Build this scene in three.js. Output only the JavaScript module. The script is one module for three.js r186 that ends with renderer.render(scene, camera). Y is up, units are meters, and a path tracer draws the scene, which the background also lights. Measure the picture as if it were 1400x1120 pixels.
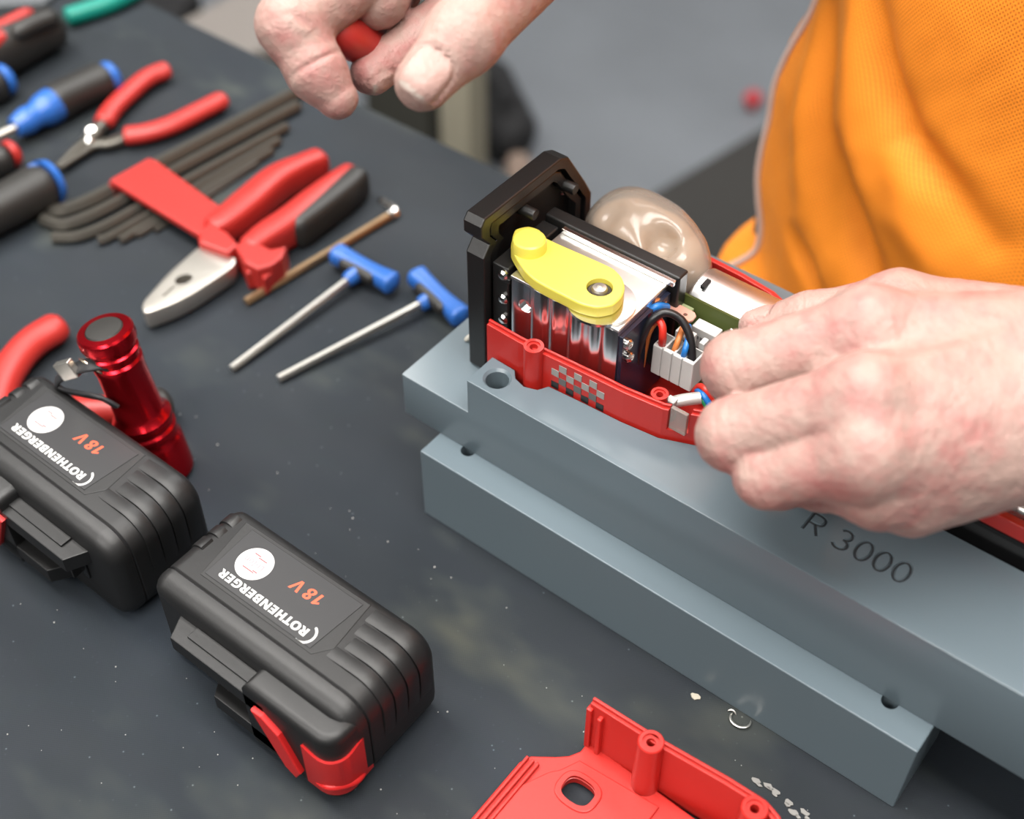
import * as THREE from 'three';
import { mergeGeometries, mergeVertices, toCreasedNormals } from 'three/addons/utils/BufferGeometryUtils.js';
import { RoundedBoxGeometry } from 'three/addons/geometries/RoundedBoxGeometry.js';
import { ImprovedNoise } from 'three/addons/math/ImprovedNoise.js';
import { RectAreaLightUniformsLib } from 'three/addons/lights/RectAreaLightUniformsLib.js';
import { Brush, Evaluator, SUBTRACTION } from 'three-bvh-csg';
import { FontLoader } from 'three/addons/loaders/FontLoader.js';
import { TextGeometry } from 'three/addons/geometries/TextGeometry.js';

// ---------- camera, light, exposure ----------
// the place is modelled in units of 1/1.2 mm: U turns a unit into metres; the table top is y = 0
const U = 0.5 / 600;
const scene = new THREE.Scene();
const camera = new THREE.PerspectiveCamera(33.93, 1.25, 0.02, 30);
camera.position.set(0, 600 * U, 0);
{
  const X = new THREE.Vector3(0.788845, 0.001913, -0.614590), Y = new THREE.Vector3(-0.448247, 0.685939, -0.573204), Z = new THREE.Vector3(0.420475, 0.727657, 0.541956);
  camera.quaternion.setFromRotationMatrix(new THREE.Matrix4().makeBasis(X, Y, Z));
}
camera.focus = 668 * U;
camera.userData.fStop = 5.0;
camera.updateMatrixWorld(true);
scene.add(camera);
scene.background = new THREE.Color(0x000000);
const renderer = new THREE.WebGLRenderer({ antialias: true });
renderer.toneMapping = THREE.LinearToneMapping;
renderer.toneMappingExposure = 1.2;
renderer.shadowMap.enabled = true;
RectAreaLightUniformsLib.init();

// ---------- helpers ----------
const V3 = (x, y, z) => new THREE.Vector3(x, y, z);
const noise = new ImprovedNoise();
const N = (x, y, z) => noise.noise(x + 31.7, y + 17.3, z + 53.1);
let seed = 7; const rnd = () => { seed = (seed * 16807) % 2147483647; return seed / 2147483647; };
const used = new Map();
function numbered(n) { const k = used.get(n) || 0; used.set(n, k + 1); return k ? n + '_' + String(k).padStart(3, '0') : n; }
const bases = new Map();                       // thing -> its base, in units, for parts written in place
function clean(g) {
  g = g.index ? g.toNonIndexed() : g.clone();
  for (const k of Object.keys(g.attributes)) if (!['position', 'normal', 'uv', 'color'].includes(k)) g.deleteAttribute(k);
  if (!g.attributes.normal) g.computeVertexNormals();
  g.morphAttributes = {};
  return g;
}
function boxUV(g) {                            // uv in hundredths of units from the main direction of each face
  const p = g.attributes.position, n = g.attributes.normal, uv = new Float32Array(p.count * 2);
  for (let i = 0; i < p.count; i += 3) {
    const s = k => Math.abs(n.getComponent(i, k) + n.getComponent(i + 1, k) + n.getComponent(i + 2, k)), ax = s(0), ay = s(1), az = s(2);
    for (let j = i; j < i + 3; j++) {
      const x = p.getX(j) / 100, y = p.getY(j) / 100, z = p.getZ(j) / 100;
      if (ay >= ax && ay >= az) { uv[2 * j] = x; uv[2 * j + 1] = -z; }
      else if (ax >= az) { uv[2 * j] = -z; uv[2 * j + 1] = y; }
      else { uv[2 * j] = x; uv[2 * j + 1] = y; }
    }
  }
  g.setAttribute('uv', new THREE.BufferAttribute(uv, 2));
}
function obj(name, geos, mat, parent = scene, opt = {}) {
  let list = (Array.isArray(geos) ? geos : [geos]).map(clean);
  if (!opt.color) list.forEach(g => g.deleteAttribute('color'));
  if (!opt.uv) list.forEach(boxUV);
  let g = list.length > 1 ? mergeGeometries(list) : list[0];
  const b = bases.get(parent);
  if (b && !opt.local) g.translate(-b[0], -b[1], -b[2]);
  g.scale(U, U, U);
  const m = new THREE.Mesh(g, mat);
  m.name = numbered(name); m.castShadow = m.receiveShadow = true;
  if (bases.has(parent) && parent !== scene) bases.set(m, opt.local ? null : b);
  parent.add(m);
  if (opt.label) m.userData.label = opt.label;
  if (opt.kind) m.userData.kind = opt.kind;
  return m;
}
// a thing; with inPlace its parts are written in place (world units), else about its own base
function thing(name, label, category, [x, y, z], opt = {}) {
  const o = new THREE.Group(); o.name = numbered(name); scene.add(o);
  o.position.set(x * U, y * U, z * U); o.rotation.y = opt.turn || 0;
  o.userData.label = label; o.userData.category = category;
  if (opt.group) o.userData.group = opt.group;
  bases.set(o, opt.local ? null : [x, y, z]);
  return o;
}
function tag(o, label, category, group) { o.userData.label = label; o.userData.category = category; if (group) o.userData.group = group; return o; }
const structure = (name, g, m) => { const o = obj(name, g, m); o.userData.kind = 'structure'; return o; };
const tr = (g, x, y, z) => g.translate(x, y, z);
function box(w, h, d, x, y, z, r = 0.6) { return tr(r ? new RoundedBoxGeometry(w, h, d, 2, Math.min(r, w / 2.01, h / 2.01, d / 2.01)) : new THREE.BoxGeometry(w, h, d), x, y, z); }
const span = (x0, x1, y0, y1, z0, z1, r = 0.6) => box(x1 - x0, y1 - y0, z1 - z0, (x0 + x1) / 2, (y0 + y1) / 2, (z0 + z1) / 2, r);
function cylY(r, y0, y1, x, z, seg = 28, r2 = r) { return tr(new THREE.CylinderGeometry(r2, r, y1 - y0, seg), x, (y0 + y1) / 2, z); }
function shapeOf(pts) { const s = new THREE.Shape(); pts.forEach((p, i) => i ? s.lineTo(p[0], p[1]) : s.moveTo(p[0], p[1])); s.closePath(); return s; }
// outline seen from above ([x, z]) between two levels
function prism(pts, y0, y1, bevel = 0.5, holes = []) {
  const s = shapeOf(pts.map(p => [p[0], -p[1]]));
  for (const h of holes) s.holes.push(shapeOf(h.map(p => [p[0], -p[1]])));
  const b = bevel; const g = new THREE.ExtrudeGeometry(s, { depth: Math.max(.01, y1 - y0 - 2 * b), bevelEnabled: b > 0, bevelSize: b, bevelThickness: b, bevelOffset: -b, bevelSegments: 2, curveSegments: 12 });
  g.rotateX(-Math.PI / 2); g.translate(0, y0 + b, 0); return g;
}
function slabX(pts, x0, x1, bevel = 0.5, holes = []) {    // outline [z, y] between two x
  const s = shapeOf(pts.map(p => [-p[0], p[1]])); for (const h of holes) s.holes.push(shapeOf(h.map(p => [-p[0], p[1]])));
  const g = new THREE.ExtrudeGeometry(s, { depth: Math.max(.01, x1 - x0 - 2 * bevel), bevelEnabled: bevel > 0, bevelSize: bevel, bevelThickness: bevel, bevelOffset: -bevel, bevelSegments: 2 });
  g.rotateY(Math.PI / 2); g.translate(x0 + bevel, 0, 0); return g;
}
function slabZ(pts, z0, z1, bevel = 0.5, holes = []) {    // outline [x, y] between two z
  const s = shapeOf(pts); for (const h of holes) s.holes.push(shapeOf(h));
  const g = new THREE.ExtrudeGeometry(s, { depth: Math.max(.01, z1 - z0 - 2 * bevel), bevelEnabled: bevel > 0, bevelSize: bevel, bevelThickness: bevel, bevelOffset: -bevel, bevelSegments: 2 });
  g.translate(0, 0, z0 + bevel); return g;
}
const circle = (cx, cy, rx, ry = rx, n = 28, a0 = 0, a1 = Math.PI * 2) => Array.from({ length: n }, (_, i) => { const a = a0 + (a1 - a0) * i / (a1 - a0 > 6.28 ? n : n - 1); return [cx + rx * Math.cos(a), cy + ry * Math.sin(a)]; });
const curveOf = (pts, tension = .5) => new THREE.CatmullRomCurve3(pts.map(p => V3(...p)), false, 'centripetal', tension);
// a body swept along points; ring(t) gives the outline around the path as [side, up] pairs
function sweep(pts, ring, { n = 24, up = [0, 1, 0], straight = false, smooth = true } = {}) {
  const c = straight ? null : curveOf(pts);
  const P = [], T = [];
  if (straight) pts.forEach((p, i) => { P.push(V3(...p)); const a = V3(...pts[Math.max(0, i - 1)]), b = V3(...pts[Math.min(pts.length - 1, i + 1)]); T.push(b.sub(a).normalize()); });
  else for (let i = 0; i <= n; i++) { P.push(c.getPoint(i / n)); T.push(c.getTangent(i / n)); }
  const m = P.length, rings = [];
  const cum = [0]; for (let i = 1; i < m; i++) cum.push(cum[i - 1] + P[i].distanceTo(P[i - 1]));
  let ref = V3(...up);
  for (let i = 0; i < m; i++) {
    const t = T[i]; const side = V3().crossVectors(t, ref); if (side.lengthSq() < 1e-6) side.set(1, 0, 0); side.normalize();
    const u = V3().crossVectors(side, t).normalize();
    if (!opt_up(up)) ref = u.clone();
    rings.push(ring(straight ? cum[i] / cum[m - 1] : i / (m - 1)).map(([a, b]) => P[i].clone().addScaledVector(side, a).addScaledVector(u, b)));
  }
  const k = rings[0].length, pos = [], idx = [];
  rings.forEach(r => r.forEach(v => pos.push(v.x, v.y, v.z)));
  for (let i = 0; i < m - 1; i++) for (let j = 0; j < k; j++) { const a = i * k + j, b = i * k + (j + 1) % k, d = a + k, e = b + k; idx.push(a, d, b, b, d, e); }
  for (const [i, flip] of [[0, 0], [m - 1, 1]]) {
    const cc = rings[i].reduce((s, v) => s.add(v), V3()).multiplyScalar(1 / k); const ci = pos.length / 3; pos.push(cc.x, cc.y, cc.z);
    for (let j = 0; j < k; j++) { const a = i * k + j, b = i * k + (j + 1) % k; flip ? idx.push(ci, b, a) : idx.push(ci, a, b); }
  }
  const g = new THREE.BufferGeometry(); g.setAttribute('position', new THREE.Float32BufferAttribute(pos, 3)); 
  // outlines run anticlockwise seen against the path; turn the faces outward
  const fl = []; for (let i = 0; i < idx.length; i += 3) fl.push(idx[i], idx[i + 2], idx[i + 1]);
  g.setIndex(orient(pos, idx) ? idx : fl);
  return toCreasedNormals(g, smooth === true ? 0.9 : smooth || 0.3);
}
function opt_up(up) { return up[3]; }
function orient(pos, idx) { let v = 0; for (let i = 0; i < idx.length; i += 3) { const a = idx[i] * 3, b = idx[i + 1] * 3, c = idx[i + 2] * 3; v += pos[a] * (pos[b + 1] * pos[c + 2] - pos[b + 2] * pos[c + 1]) - pos[a + 1] * (pos[b] * pos[c + 2] - pos[b + 2] * pos[c]) + pos[a + 2] * (pos[b] * pos[c + 1] - pos[b + 1] * pos[c]); } return v > 0; }
const ringOf = (rx, ry = rx, k = 14, pow = 1) => Array.from({ length: k }, (_, i) => { const a = i / k * Math.PI * 2, c = Math.cos(a), s = Math.sin(a); return [rx * Math.sign(c) * Math.abs(c) ** pow, ry * Math.sign(s) * Math.abs(s) ** pow]; });
// rounded ends: radius factor along t in 0..1
const cap = (t, e) => { const d = Math.min(t, 1 - t) / e; return d >= 1 ? 1 : Math.sqrt(Math.max(0.0025, 1 - (1 - d) * (1 - d))); };
const tube = (pts, r, o = {}) => sweep(pts, () => ringOf(r, r, o.k || 12), { n: o.n || 24, ...o });
const rod = (pts, r, e = .12, o = {}) => sweep(pts, t => { const f = cap(t, e); return ringOf(r * f, (o.ry || r) * f, o.k || 16, o.pow || 1); }, { n: o.n || 32, ...o });
function lathe(profile, axis0, axis1, seg = 36) {          // profile [radius, distance along] from axis0 towards axis1
  const g = new THREE.LatheGeometry(profile.map(p => new THREE.Vector2(p[0], p[1])), seg);
  const d = V3(...axis1).sub(V3(...axis0)).normalize();
  g.applyQuaternion(new THREE.Quaternion().setFromUnitVectors(V3(0, 1, 0), d)); g.translate(...axis0); return toCreasedNormals(g.index ? g.toNonIndexed() : g, 0.5);
}
const ev = new Evaluator(); ev.attributes = ['position', 'normal']; ev.useGroups = false;
function cut(a, ...bs) { let A = new Brush(strip(a)); A.updateMatrixWorld(); for (const b of bs) { const B = new Brush(strip(b)); B.updateMatrixWorld(); A = ev.evaluate(A, B, SUBTRACTION); } return A.geometry; }
function strip(g) { g = clean(g); g.deleteAttribute('uv'); g.deleteAttribute('color'); return mergeVertices(g, 1e-4); }
// smooth surface of a distance field (surface nets)
function nets(f, lo, hi, cell, colorOf) {
  const nx = Math.ceil((hi[0] - lo[0]) / cell) + 1, ny = Math.ceil((hi[1] - lo[1]) / cell) + 1, nz = Math.ceil((hi[2] - lo[2]) / cell) + 1;
  const F = new Float32Array(nx * ny * nz); const id = (i, j, k) => i + nx * (j + ny * k);
  // coarse pass: skip blocks that lie far from the surface
  const B = 6, q = [0, 0, 0];
  for (let k = 0; k < nz; k += B) for (let j = 0; j < ny; j += B) for (let i = 0; i < nx; i += B) {
    const c = f(lo[0] + (i + B / 2) * cell, lo[1] + (j + B / 2) * cell, lo[2] + (k + B / 2) * cell), far = Math.abs(c) > B * cell * 1.6 + 4;
    for (let c2 = k; c2 < Math.min(nz, k + B); c2++) for (let b = j; b < Math.min(ny, j + B); b++) for (let a = i; a < Math.min(nx, i + B); a++)
      F[id(a, b, c2)] = far ? c : f(lo[0] + a * cell, lo[1] + b * cell, lo[2] + c2 * cell);
  }
  const vid = new Int32Array(nx * ny * nz).fill(-1), pos = [], idx = [];
  const E = [[0, 1], [2, 3], [4, 5], [6, 7], [0, 2], [1, 3], [4, 6], [5, 7], [0, 4], [1, 5], [2, 6], [3, 7]];
  for (let k = 0; k < nz - 1; k++) for (let j = 0; j < ny - 1; j++) for (let i = 0; i < nx - 1; i++) {
    let m = 0; const v = []; for (let c = 0; c < 8; c++) { const s = F[id(i + (c & 1), j + (c >> 1 & 1), k + (c >> 2))]; v.push(s); if (s < 0) m |= 1 << c; }
    if (m === 0 || m === 255) continue;
    let x = 0, y = 0, z = 0, n = 0;
    for (const [a, b] of E) if ((v[a] < 0) !== (v[b] < 0)) { const t = v[a] / (v[a] - v[b]); x += (a & 1) + t * ((b & 1) - (a & 1)); y += (a >> 1 & 1) + t * ((b >> 1 & 1) - (a >> 1 & 1)); z += (a >> 2) + t * ((b >> 2) - (a >> 2)); n++; }
    vid[id(i, j, k)] = pos.length / 3; pos.push(lo[0] + (i + x / n) * cell, lo[1] + (j + y / n) * cell, lo[2] + (k + z / n) * cell);
  }
  const quad = (a, b, c, d, f2) => f2 ? idx.push(a, c, b, a, d, c) : idx.push(a, b, c, a, c, d);
  for (let k = 1; k < nz - 1; k++) for (let j = 1; j < ny - 1; j++) for (let i = 1; i < nx - 1; i++) {
    const s = F[id(i, j, k)] < 0;
    if (s !== F[id(i + 1, j, k)] < 0) quad(vid[id(i, j - 1, k - 1)], vid[id(i, j, k - 1)], vid[id(i, j, k)], vid[id(i, j - 1, k)], !s);
    if (s !== F[id(i, j + 1, k)] < 0) quad(vid[id(i - 1, j, k - 1)], vid[id(i - 1, j, k)], vid[id(i, j, k)], vid[id(i, j, k - 1)], !s);
    if (s !== F[id(i, j, k + 1)] < 0) quad(vid[id(i - 1, j - 1, k)], vid[id(i, j - 1, k)], vid[id(i, j, k)], vid[id(i - 1, j, k)], !s);
  }
  const nor = [], col = []; const h = cell * .5;
  for (let i = 0; i < pos.length; i += 3) {
    const [x, y, z] = [pos[i], pos[i + 1], pos[i + 2]];
    const g = V3(f(x + h, y, z) - f(x - h, y, z), f(x, y + h, z) - f(x, y - h, z), f(x, y, z + h) - f(x, y, z - h)).normalize();
    nor.push(g.x, g.y, g.z); if (colorOf) col.push(...colorOf(x, y, z, g));
  }
  const g = new THREE.BufferGeometry(); g.setAttribute('position', new THREE.Float32BufferAttribute(pos, 3)); g.setAttribute('normal', new THREE.Float32BufferAttribute(nor, 3));
  if (colorOf) g.setAttribute('color', new THREE.Float32BufferAttribute(col, 3));
  g.setIndex(orient(pos, idx) ? idx : idx.map((_, i) => idx[i - i % 3 + (2 - i % 3)]));
  return g;
}
const smin = (a, b, k) => { const h = Math.max(k - Math.abs(a - b), 0) / k; return Math.min(a, b) - h * h * k * .25; };
const smax = (a, b, k) => -smin(-a, -b, k);
function bone(a, b, ra, rb, flat) {                       // distance to a tapered capsule
  const [ax, ay, az] = a, bx = b[0] - ax, by = b[1] - ay, bz = b[2] - az, l = bx * bx + by * by + bz * bz;
  return (x, y, z) => { const px = x - ax, py = y - ay, pz = z - az; let t = (px * bx + py * by + pz * bz) / l; t = t < 0 ? 0 : t > 1 ? 1 : t; const dx = px - t * bx, dy = py - t * by, dz = pz - t * bz; return Math.sqrt(dx * dx + dy * dy + dz * dz) - (ra + (rb - ra) * t); };
}

// ---------- textures and materials ----------
function tex(w, h, fn, { srgb = false, rep = [1, 1] } = {}) {
  const d = new Uint8Array(w * h * 4);
  for (let y = 0; y < h; y++) for (let x = 0; x < w; x++) { const c = fn(x / w, y / h, x, y), i = 4 * (y * w + x); for (let k = 0; k < 3; k++) d[i + k] = Math.max(0, Math.min(255, (c.length ? c[k] : c) * 255)); d[i + 3] = 255; }
  const t = new THREE.DataTexture(d, w, h); t.wrapS = t.wrapT = THREE.RepeatWrapping; t.magFilter = THREE.LinearFilter; t.minFilter = THREE.LinearMipmapLinearFilter; t.generateMipmaps = true;
  if (srgb) t.colorSpace = THREE.SRGBColorSpace; t.repeat.set(...rep); t.needsUpdate = true; return t;
}
const lin = (r, g, b) => new THREE.Color().setRGB(r, g, b);
const hash = (x, y) => { const s = Math.sin(x * 127.1 + y * 311.7) * 43758.5453; return s - Math.floor(s); };
// tiling value noise on a torus of n cells
function vnoise(u, v, n, s = 0) { const x = u * n, y = v * n, i = Math.floor(x), j = Math.floor(y), f = x - i, g = y - j, a = f * f * (3 - 2 * f), b = g * g * (3 - 2 * g); const H = (p, q) => hash((p % n + n) % n + s, (q % n + n) % n + s * 3.1); return (H(i, j) * (1 - a) + H(i + 1, j) * a) * (1 - b) + (H(i, j + 1) * (1 - a) + H(i + 1, j + 1) * a) * b; }
const fbm = (u, v, n, o = 4, s = 0) => { let a = 0, w = .5, t = 0; for (let k = 0; k < o; k++) { a += w * vnoise(u, v, n << k, s + k * 7); t += w; w *= .55; } return a / t; };
const grain = tex(256, 256, (u, v) => .5 + .5 * (fbm(u, v, 24, 3) - .5) + .25 * (hash(u * 256, v * 256) - .5), { rep: [3, 3] });
const smudge = tex(256, 256, (u, v) => { const f = fbm(u, v, 4, 5, 3); return .55 + .45 * f; }, { rep: [1, 1] });
const satin = tex(256, 256, (u, v) => .93 + .07 * fbm(u, v, 6, 5, 3));
const std = (c, rough, o = {}) => new THREE.MeshStandardMaterial({ color: c, roughness: rough, ...o });
const plastic = (c, rough = .4, bump = .00005) => std(c, rough, { bumpMap: grain, bumpScale: bump });
const M = {
  blackPlastic: plastic(lin(0.0096, 0.00928, 0.00928), .38, .00006),
  packPlastic: plastic(lin(.0065, .0065, .0068), .47, .00006),
  gloss: plastic(lin(0.00768, 0.00768, 0.00832), .25, .00003),
  red: plastic(lin(0.435, 0.0179, 0.0128), .36, .00003),
  redRubber: plastic(lin(0.357, 0.0202, 0.0161), .42, .00004),
  redLatch: plastic(lin(0.474, 0.0141, 0.0141), .38, .00003),
  yellow: plastic(lin(.68, .58, .085), .36, .00004),
  blue: plastic(lin(0.0192, 0.102, 0.371), .36, .00004),
  greyGrip: plastic(lin(.017, .016, .0145), .5, .00006),
  white: plastic(lin(0.461, 0.461, 0.448), .45, .00002),
  alu: std(lin(.86, .86, .87), .2, { metalness: 1, roughnessMap: null }),
  aluTop: std(lin(.84, .83, .80), .34, { metalness: 1 }),
  steel: std(lin(.62, .60, .56), .3, { metalness: 1 }),
  shinySteel: std(lin(.75, .74, .72), .18, { metalness: 1 }),
  satinSteel: std(lin(.66, .64, .59), .36, { metalness: 1 }),
  darkSteel: std(lin(.10, .093, .08), .36, { metalness: .7 }),
  bronze: std(lin(.34, .23, .13), .38, { metalness: .9 }),
  black: std(lin(.006, .006, .007), .8),
  redMetal: std(lin(.60, .012, .022), .22, { metalness: .92 }),
  copper: plastic(lin(0.512, 0.269, 0.211), .42),
  pcb: plastic(lin(.042, .055, .012), .4),
  fixture: std(lin(.104, .136, .156), .31, { roughnessMap: satin, bumpMap: grain, bumpScale: .000012 }),
};
// ---------- the room ----------
const FLOOR = -1080;
const roomM = { wall: std(lin(.26, .26, .255), .8), ceil: std(lin(.34, .34, .335), .85), floor: std(lin(.165, .178, .195), .5, { roughnessMap: smudge, map: tex(256, 256, (u, v) => { const f = .88 + .24 * (fbm(u, v, 8, 5, 11) - .5); return [f, f, f]; }, { rep: [.06, .06] }) }) };
const X0 = -5200, X1 = 3400, Z0 = -5200, Z1 = 6200, H0 = FLOOR, H1 = FLOOR + 3400, WT = 180;
structure('floor', span(X0 - WT, X1 + WT, H0 - WT, H0, Z0 - WT, Z1 + WT, 0), roomM.floor);
structure('ceiling', span(X0 - WT, X1 + WT, H1, H1 + WT, Z0 - WT, Z1 + WT, 0), roomM.ceil);
structure('wall_back', span(X0 - WT, X1 + WT, H0, H1, Z0 - WT, Z0, 0), roomM.wall);
structure('wall_front', span(X0 - WT, X1 + WT, H0, H1, Z1, Z1 + WT, 0), roomM.wall);
structure('wall_left', span(X0 - WT, X0, H0, H1, Z0, Z1, 0), roomM.wall);
structure('wall_right', span(X1, X1 + WT, H0, H1, Z0, Z1, 0), roomM.wall);

// ceiling lamps: white housings with glowing diffusers; the pair behind the viewer is added fill
const glowOf = v => new THREE.MeshStandardMaterial({ color: 0x111111, emissive: 0xffffff, emissiveIntensity: v, roughness: .6 });
const glowBright = glowOf(6), glow = glowOf(4);
function ceilingLamp(cx, cz, w, d, power, label, gm = glow) {
  const t = thing('ceiling_lamp', label, 'ceiling lamp', [cx, H1 - 46, cz]);
  obj('housing', [span(cx - w / 2 - 5, cx + w / 2 + 5, H1 - 40, H1 - 1, cz - d / 2 - 5, cz + d / 2 + 5, 4)], M.white, t);
  obj('diffuser', span(cx - w / 2, cx + w / 2, H1 - 46, H1 - 41, cz - d / 2, cz + d / 2, 0), gm, t);
  const L = new THREE.RectAreaLight(0xfffaf3, power, w * U, d * U); L.position.set(cx * U, (H1 - 50) * U, cz * U); L.rotation.x = -Math.PI / 2; L.castShadow = true; scene.add(L);
}
ceilingLamp(-1050, -2080, 1900, 980, 1.5, 'ceiling panel behind the bench, nearer of the two', glowBright);
ceilingLamp(-1050, -3080, 1900, 980, 1.5, 'ceiling panel behind the bench, farther of the two', glowBright);
ceilingLamp(-1500, -250, 1700, 900, 10.5, 'left ceiling lamp straight above the bench');
ceilingLamp(300, -250, 1700, 900, 10.5, 'right ceiling lamp straight above the bench');
ceilingLamp(-1500, 1900, 1700, 900, 10.5, 'left added fill lamp on the ceiling behind the viewer');  // unseen fill pair, added to brighten the shirt and the front faces
ceilingLamp(300, 1900, 1700, 900, 10.5, 'right added fill lamp on the ceiling behind the viewer');

// ---------- workbench with a black cloth mat ----------
const matW = 1480, matD = 860, matX = -620, matZ = -633 + matD / 2;   // far edge at z = -633
const weave = tex(64, 64, (u, v) => { const a = Math.sin((u + v) * Math.PI * 2 * 4), b = Math.sin((u - v) * Math.PI * 2 * 4); return .5 + .28 * a + .18 * b; }, { rep: [1 / .1, 1 / .1] });
const matMap = tex(2048, 1190, (u, v, px, py) => {
  const f = fbm(u, v, 6, 5, 2), s = fbm(u, v, 18, 4, 9), k = fbm(u, v, 40, 3, 5);
  let r = .048, g = .084, b = .114;                              // sRGB of the clean cloth
  const m = .82 + .36 * f; r *= m; g *= m; b *= m;
  const st = Math.max(0, s - .585) * 1.9; r += st * .30; g += st * .25; b += st * .15;    // dried brown stains
  const bl = Math.max(0, fbm(u, v, 9, 3, 21) - .56) * .5; b += bl * .12; g += bl * .06;
  const w = .97 + .06 * k; r *= w; g *= w; b *= w;
  const sp = hash(px * 1.3, py * 1.7); if (sp > .99955) { r += .35; g += .35; b += .34; } else if (sp > .9985) { r += .07; g += .07; b += .07; }
  return [r, g, b];
}, { srgb: true });
{
  const t = thing('workbench', 'long workbench carrying the black mat, seen only along its far edge', 'workbench', [matX, FLOOR, matZ]);
  obj('bench_top', span(matX - matW / 2, matX + matW / 2, -50, -3, -628, 220, 3), std(lin(.16, .165, .17), .5), t);
  for (const x of [matX - matW / 2 + 60, matX + matW / 2 - 60]) for (const z of [-520, 160]) obj('bench_leg', span(x - 25, x + 25, FLOOR, -50, z - 25, z + 25, 2), std(lin(.35, .34, .31), .5), t);
  const g = span(matX - matW / 2, matX + matW / 2, -3, 0, -633, 227, 1.4), gg = clean(g), p = gg.attributes.position, uv = new Float32Array(p.count * 2);
  for (let i = 0; i < p.count; i++) { uv[2 * i] = (p.getX(i) - matX) / matW + .5; uv[2 * i + 1] = (p.getZ(i) - matZ) / matD + .5; }
  gg.setAttribute('uv', new THREE.BufferAttribute(uv, 2));
  const wv = weave.clone(); wv.repeat.set(matW / 6, matD / 6); wv.needsUpdate = true;
  const rm = tex(512, 512, (u, v) => .64 + .30 * fbm(u, v, 10, 4, 2), {});
  tag(obj('bench_mat', gg, std(0xffffff, 1.0, { map: matMap, bumpMap: wv, bumpScale: .00006, roughnessMap: rm }), scene, { uv: true }), 'black woven mat covering the workbench under all the tools', 'mat');
}
// ---------- grey fixture: stepped block with a trough, on two rails ----------
const troughFront = [[-330, -391], [-301, -390], [-297, -385.5], [-290, -383.5], [-283, -386], [-280, -391.5], [-258, -393], [-237, -394], [-216, -396.5], [-198, -404], [-175, -421], [-150, -430]];
const mirrorZ = p => p.map(([x, z]) => [x, -902 - z]);
{
  const t = thing('fixture', 'dark grey machined block on two rails with a trough and engraved digits', 'fixture', [-180, 0, -440], {});
  let body = slabZ([[-362, 53], [46, 53], [46, 107], [-316, 107], [-316, 83], [-362, 83]], -532, -369, .7);
  const rear = mirrorZ([[-330, -391], [-216, -396.5], [-198, -404], [-175, -421], [-150, -430]]);
  const trough = prism([...troughFront, [60, -430], [60, -472], ...rear.reverse()], 84.5, 130, 0);
  const hole = cylY(6.2, 70, 115, -304.4, -379.9), chamfer = cylY(6.2, 105.6, 107.4, -304.4, -379.9, 28, 8);
  // engraved characters as round-ended strokes, [x, z] on the top face
  const strokes = [];
  const S = pts => strokes.push(pts);
  const lx = .30;                                     // the characters lean a little along the block
  const ch = (x, list) => list.forEach(st => S(st.map(([a, b]) => [x + a, -390.5 - b])));
  ch(-131.5, [[[0, 0], [0, 12]], [[0, 12], [4.2, 12], [6.4, 11], [7, 9], [6.4, 7], [4.2, 6], [0, 6]], [[3.6, 6], [7.4, 0]]]);
  const arc = (cx, cy, rx, ry, a0, a1, n = 14) => Array.from({ length: n + 1 }, (_, i) => { const a = a0 + (a1 - a0) * i / n; return [cx + rx * Math.cos(a), cy + ry * Math.sin(a)]; });
  ch(-116.6, [arc(3.2, 9, 3.1, 3, 2.6, -1.57), arc(3.2, 3, 3.5, 3, 1.57, -2.7)]);
  for (const x of [-106.2, -96.6, -87]) ch(x, [arc(3.5, 6, 3.4, 6, 0, 6.2832, 24)]);
  const tools = [];
  for (const st of strokes) { const g = tube(st.map(([x, z]) => [x, 107, z]), .95, { k: 8, n: st.length < 4 ? 4 : 26, straight: st.length < 4 }); tools.push(g); }
  body = cut(body, trough, hole, chamfer, ...tools);
  obj('engraving', strokes.map(st => tube(st.map(([x, z]) => [x, 106.35, z]), .5, { k: 6, n: st.length < 4 ? 4 : 26, straight: st.length < 4 })), std(lin(.02, .024, .028), .6), t, { label: 'engraved characters R 3000' });
  const cb = toCreasedNormals(body, .5);
  obj('stepped_block', cb, M.fixture, t);
  obj('rail', cut(span(-336.5, -41, 0, 53, -400, -352.2, .7), cylY(4.2, 40, 60, -316, -368.6), cylY(4.2, 40, 60, -63, -368.6)), M.fixture, t);
  obj('rail', span(-336.5, -41, 0, 53, -549, -501, .7), M.fixture, t);
}

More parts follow.
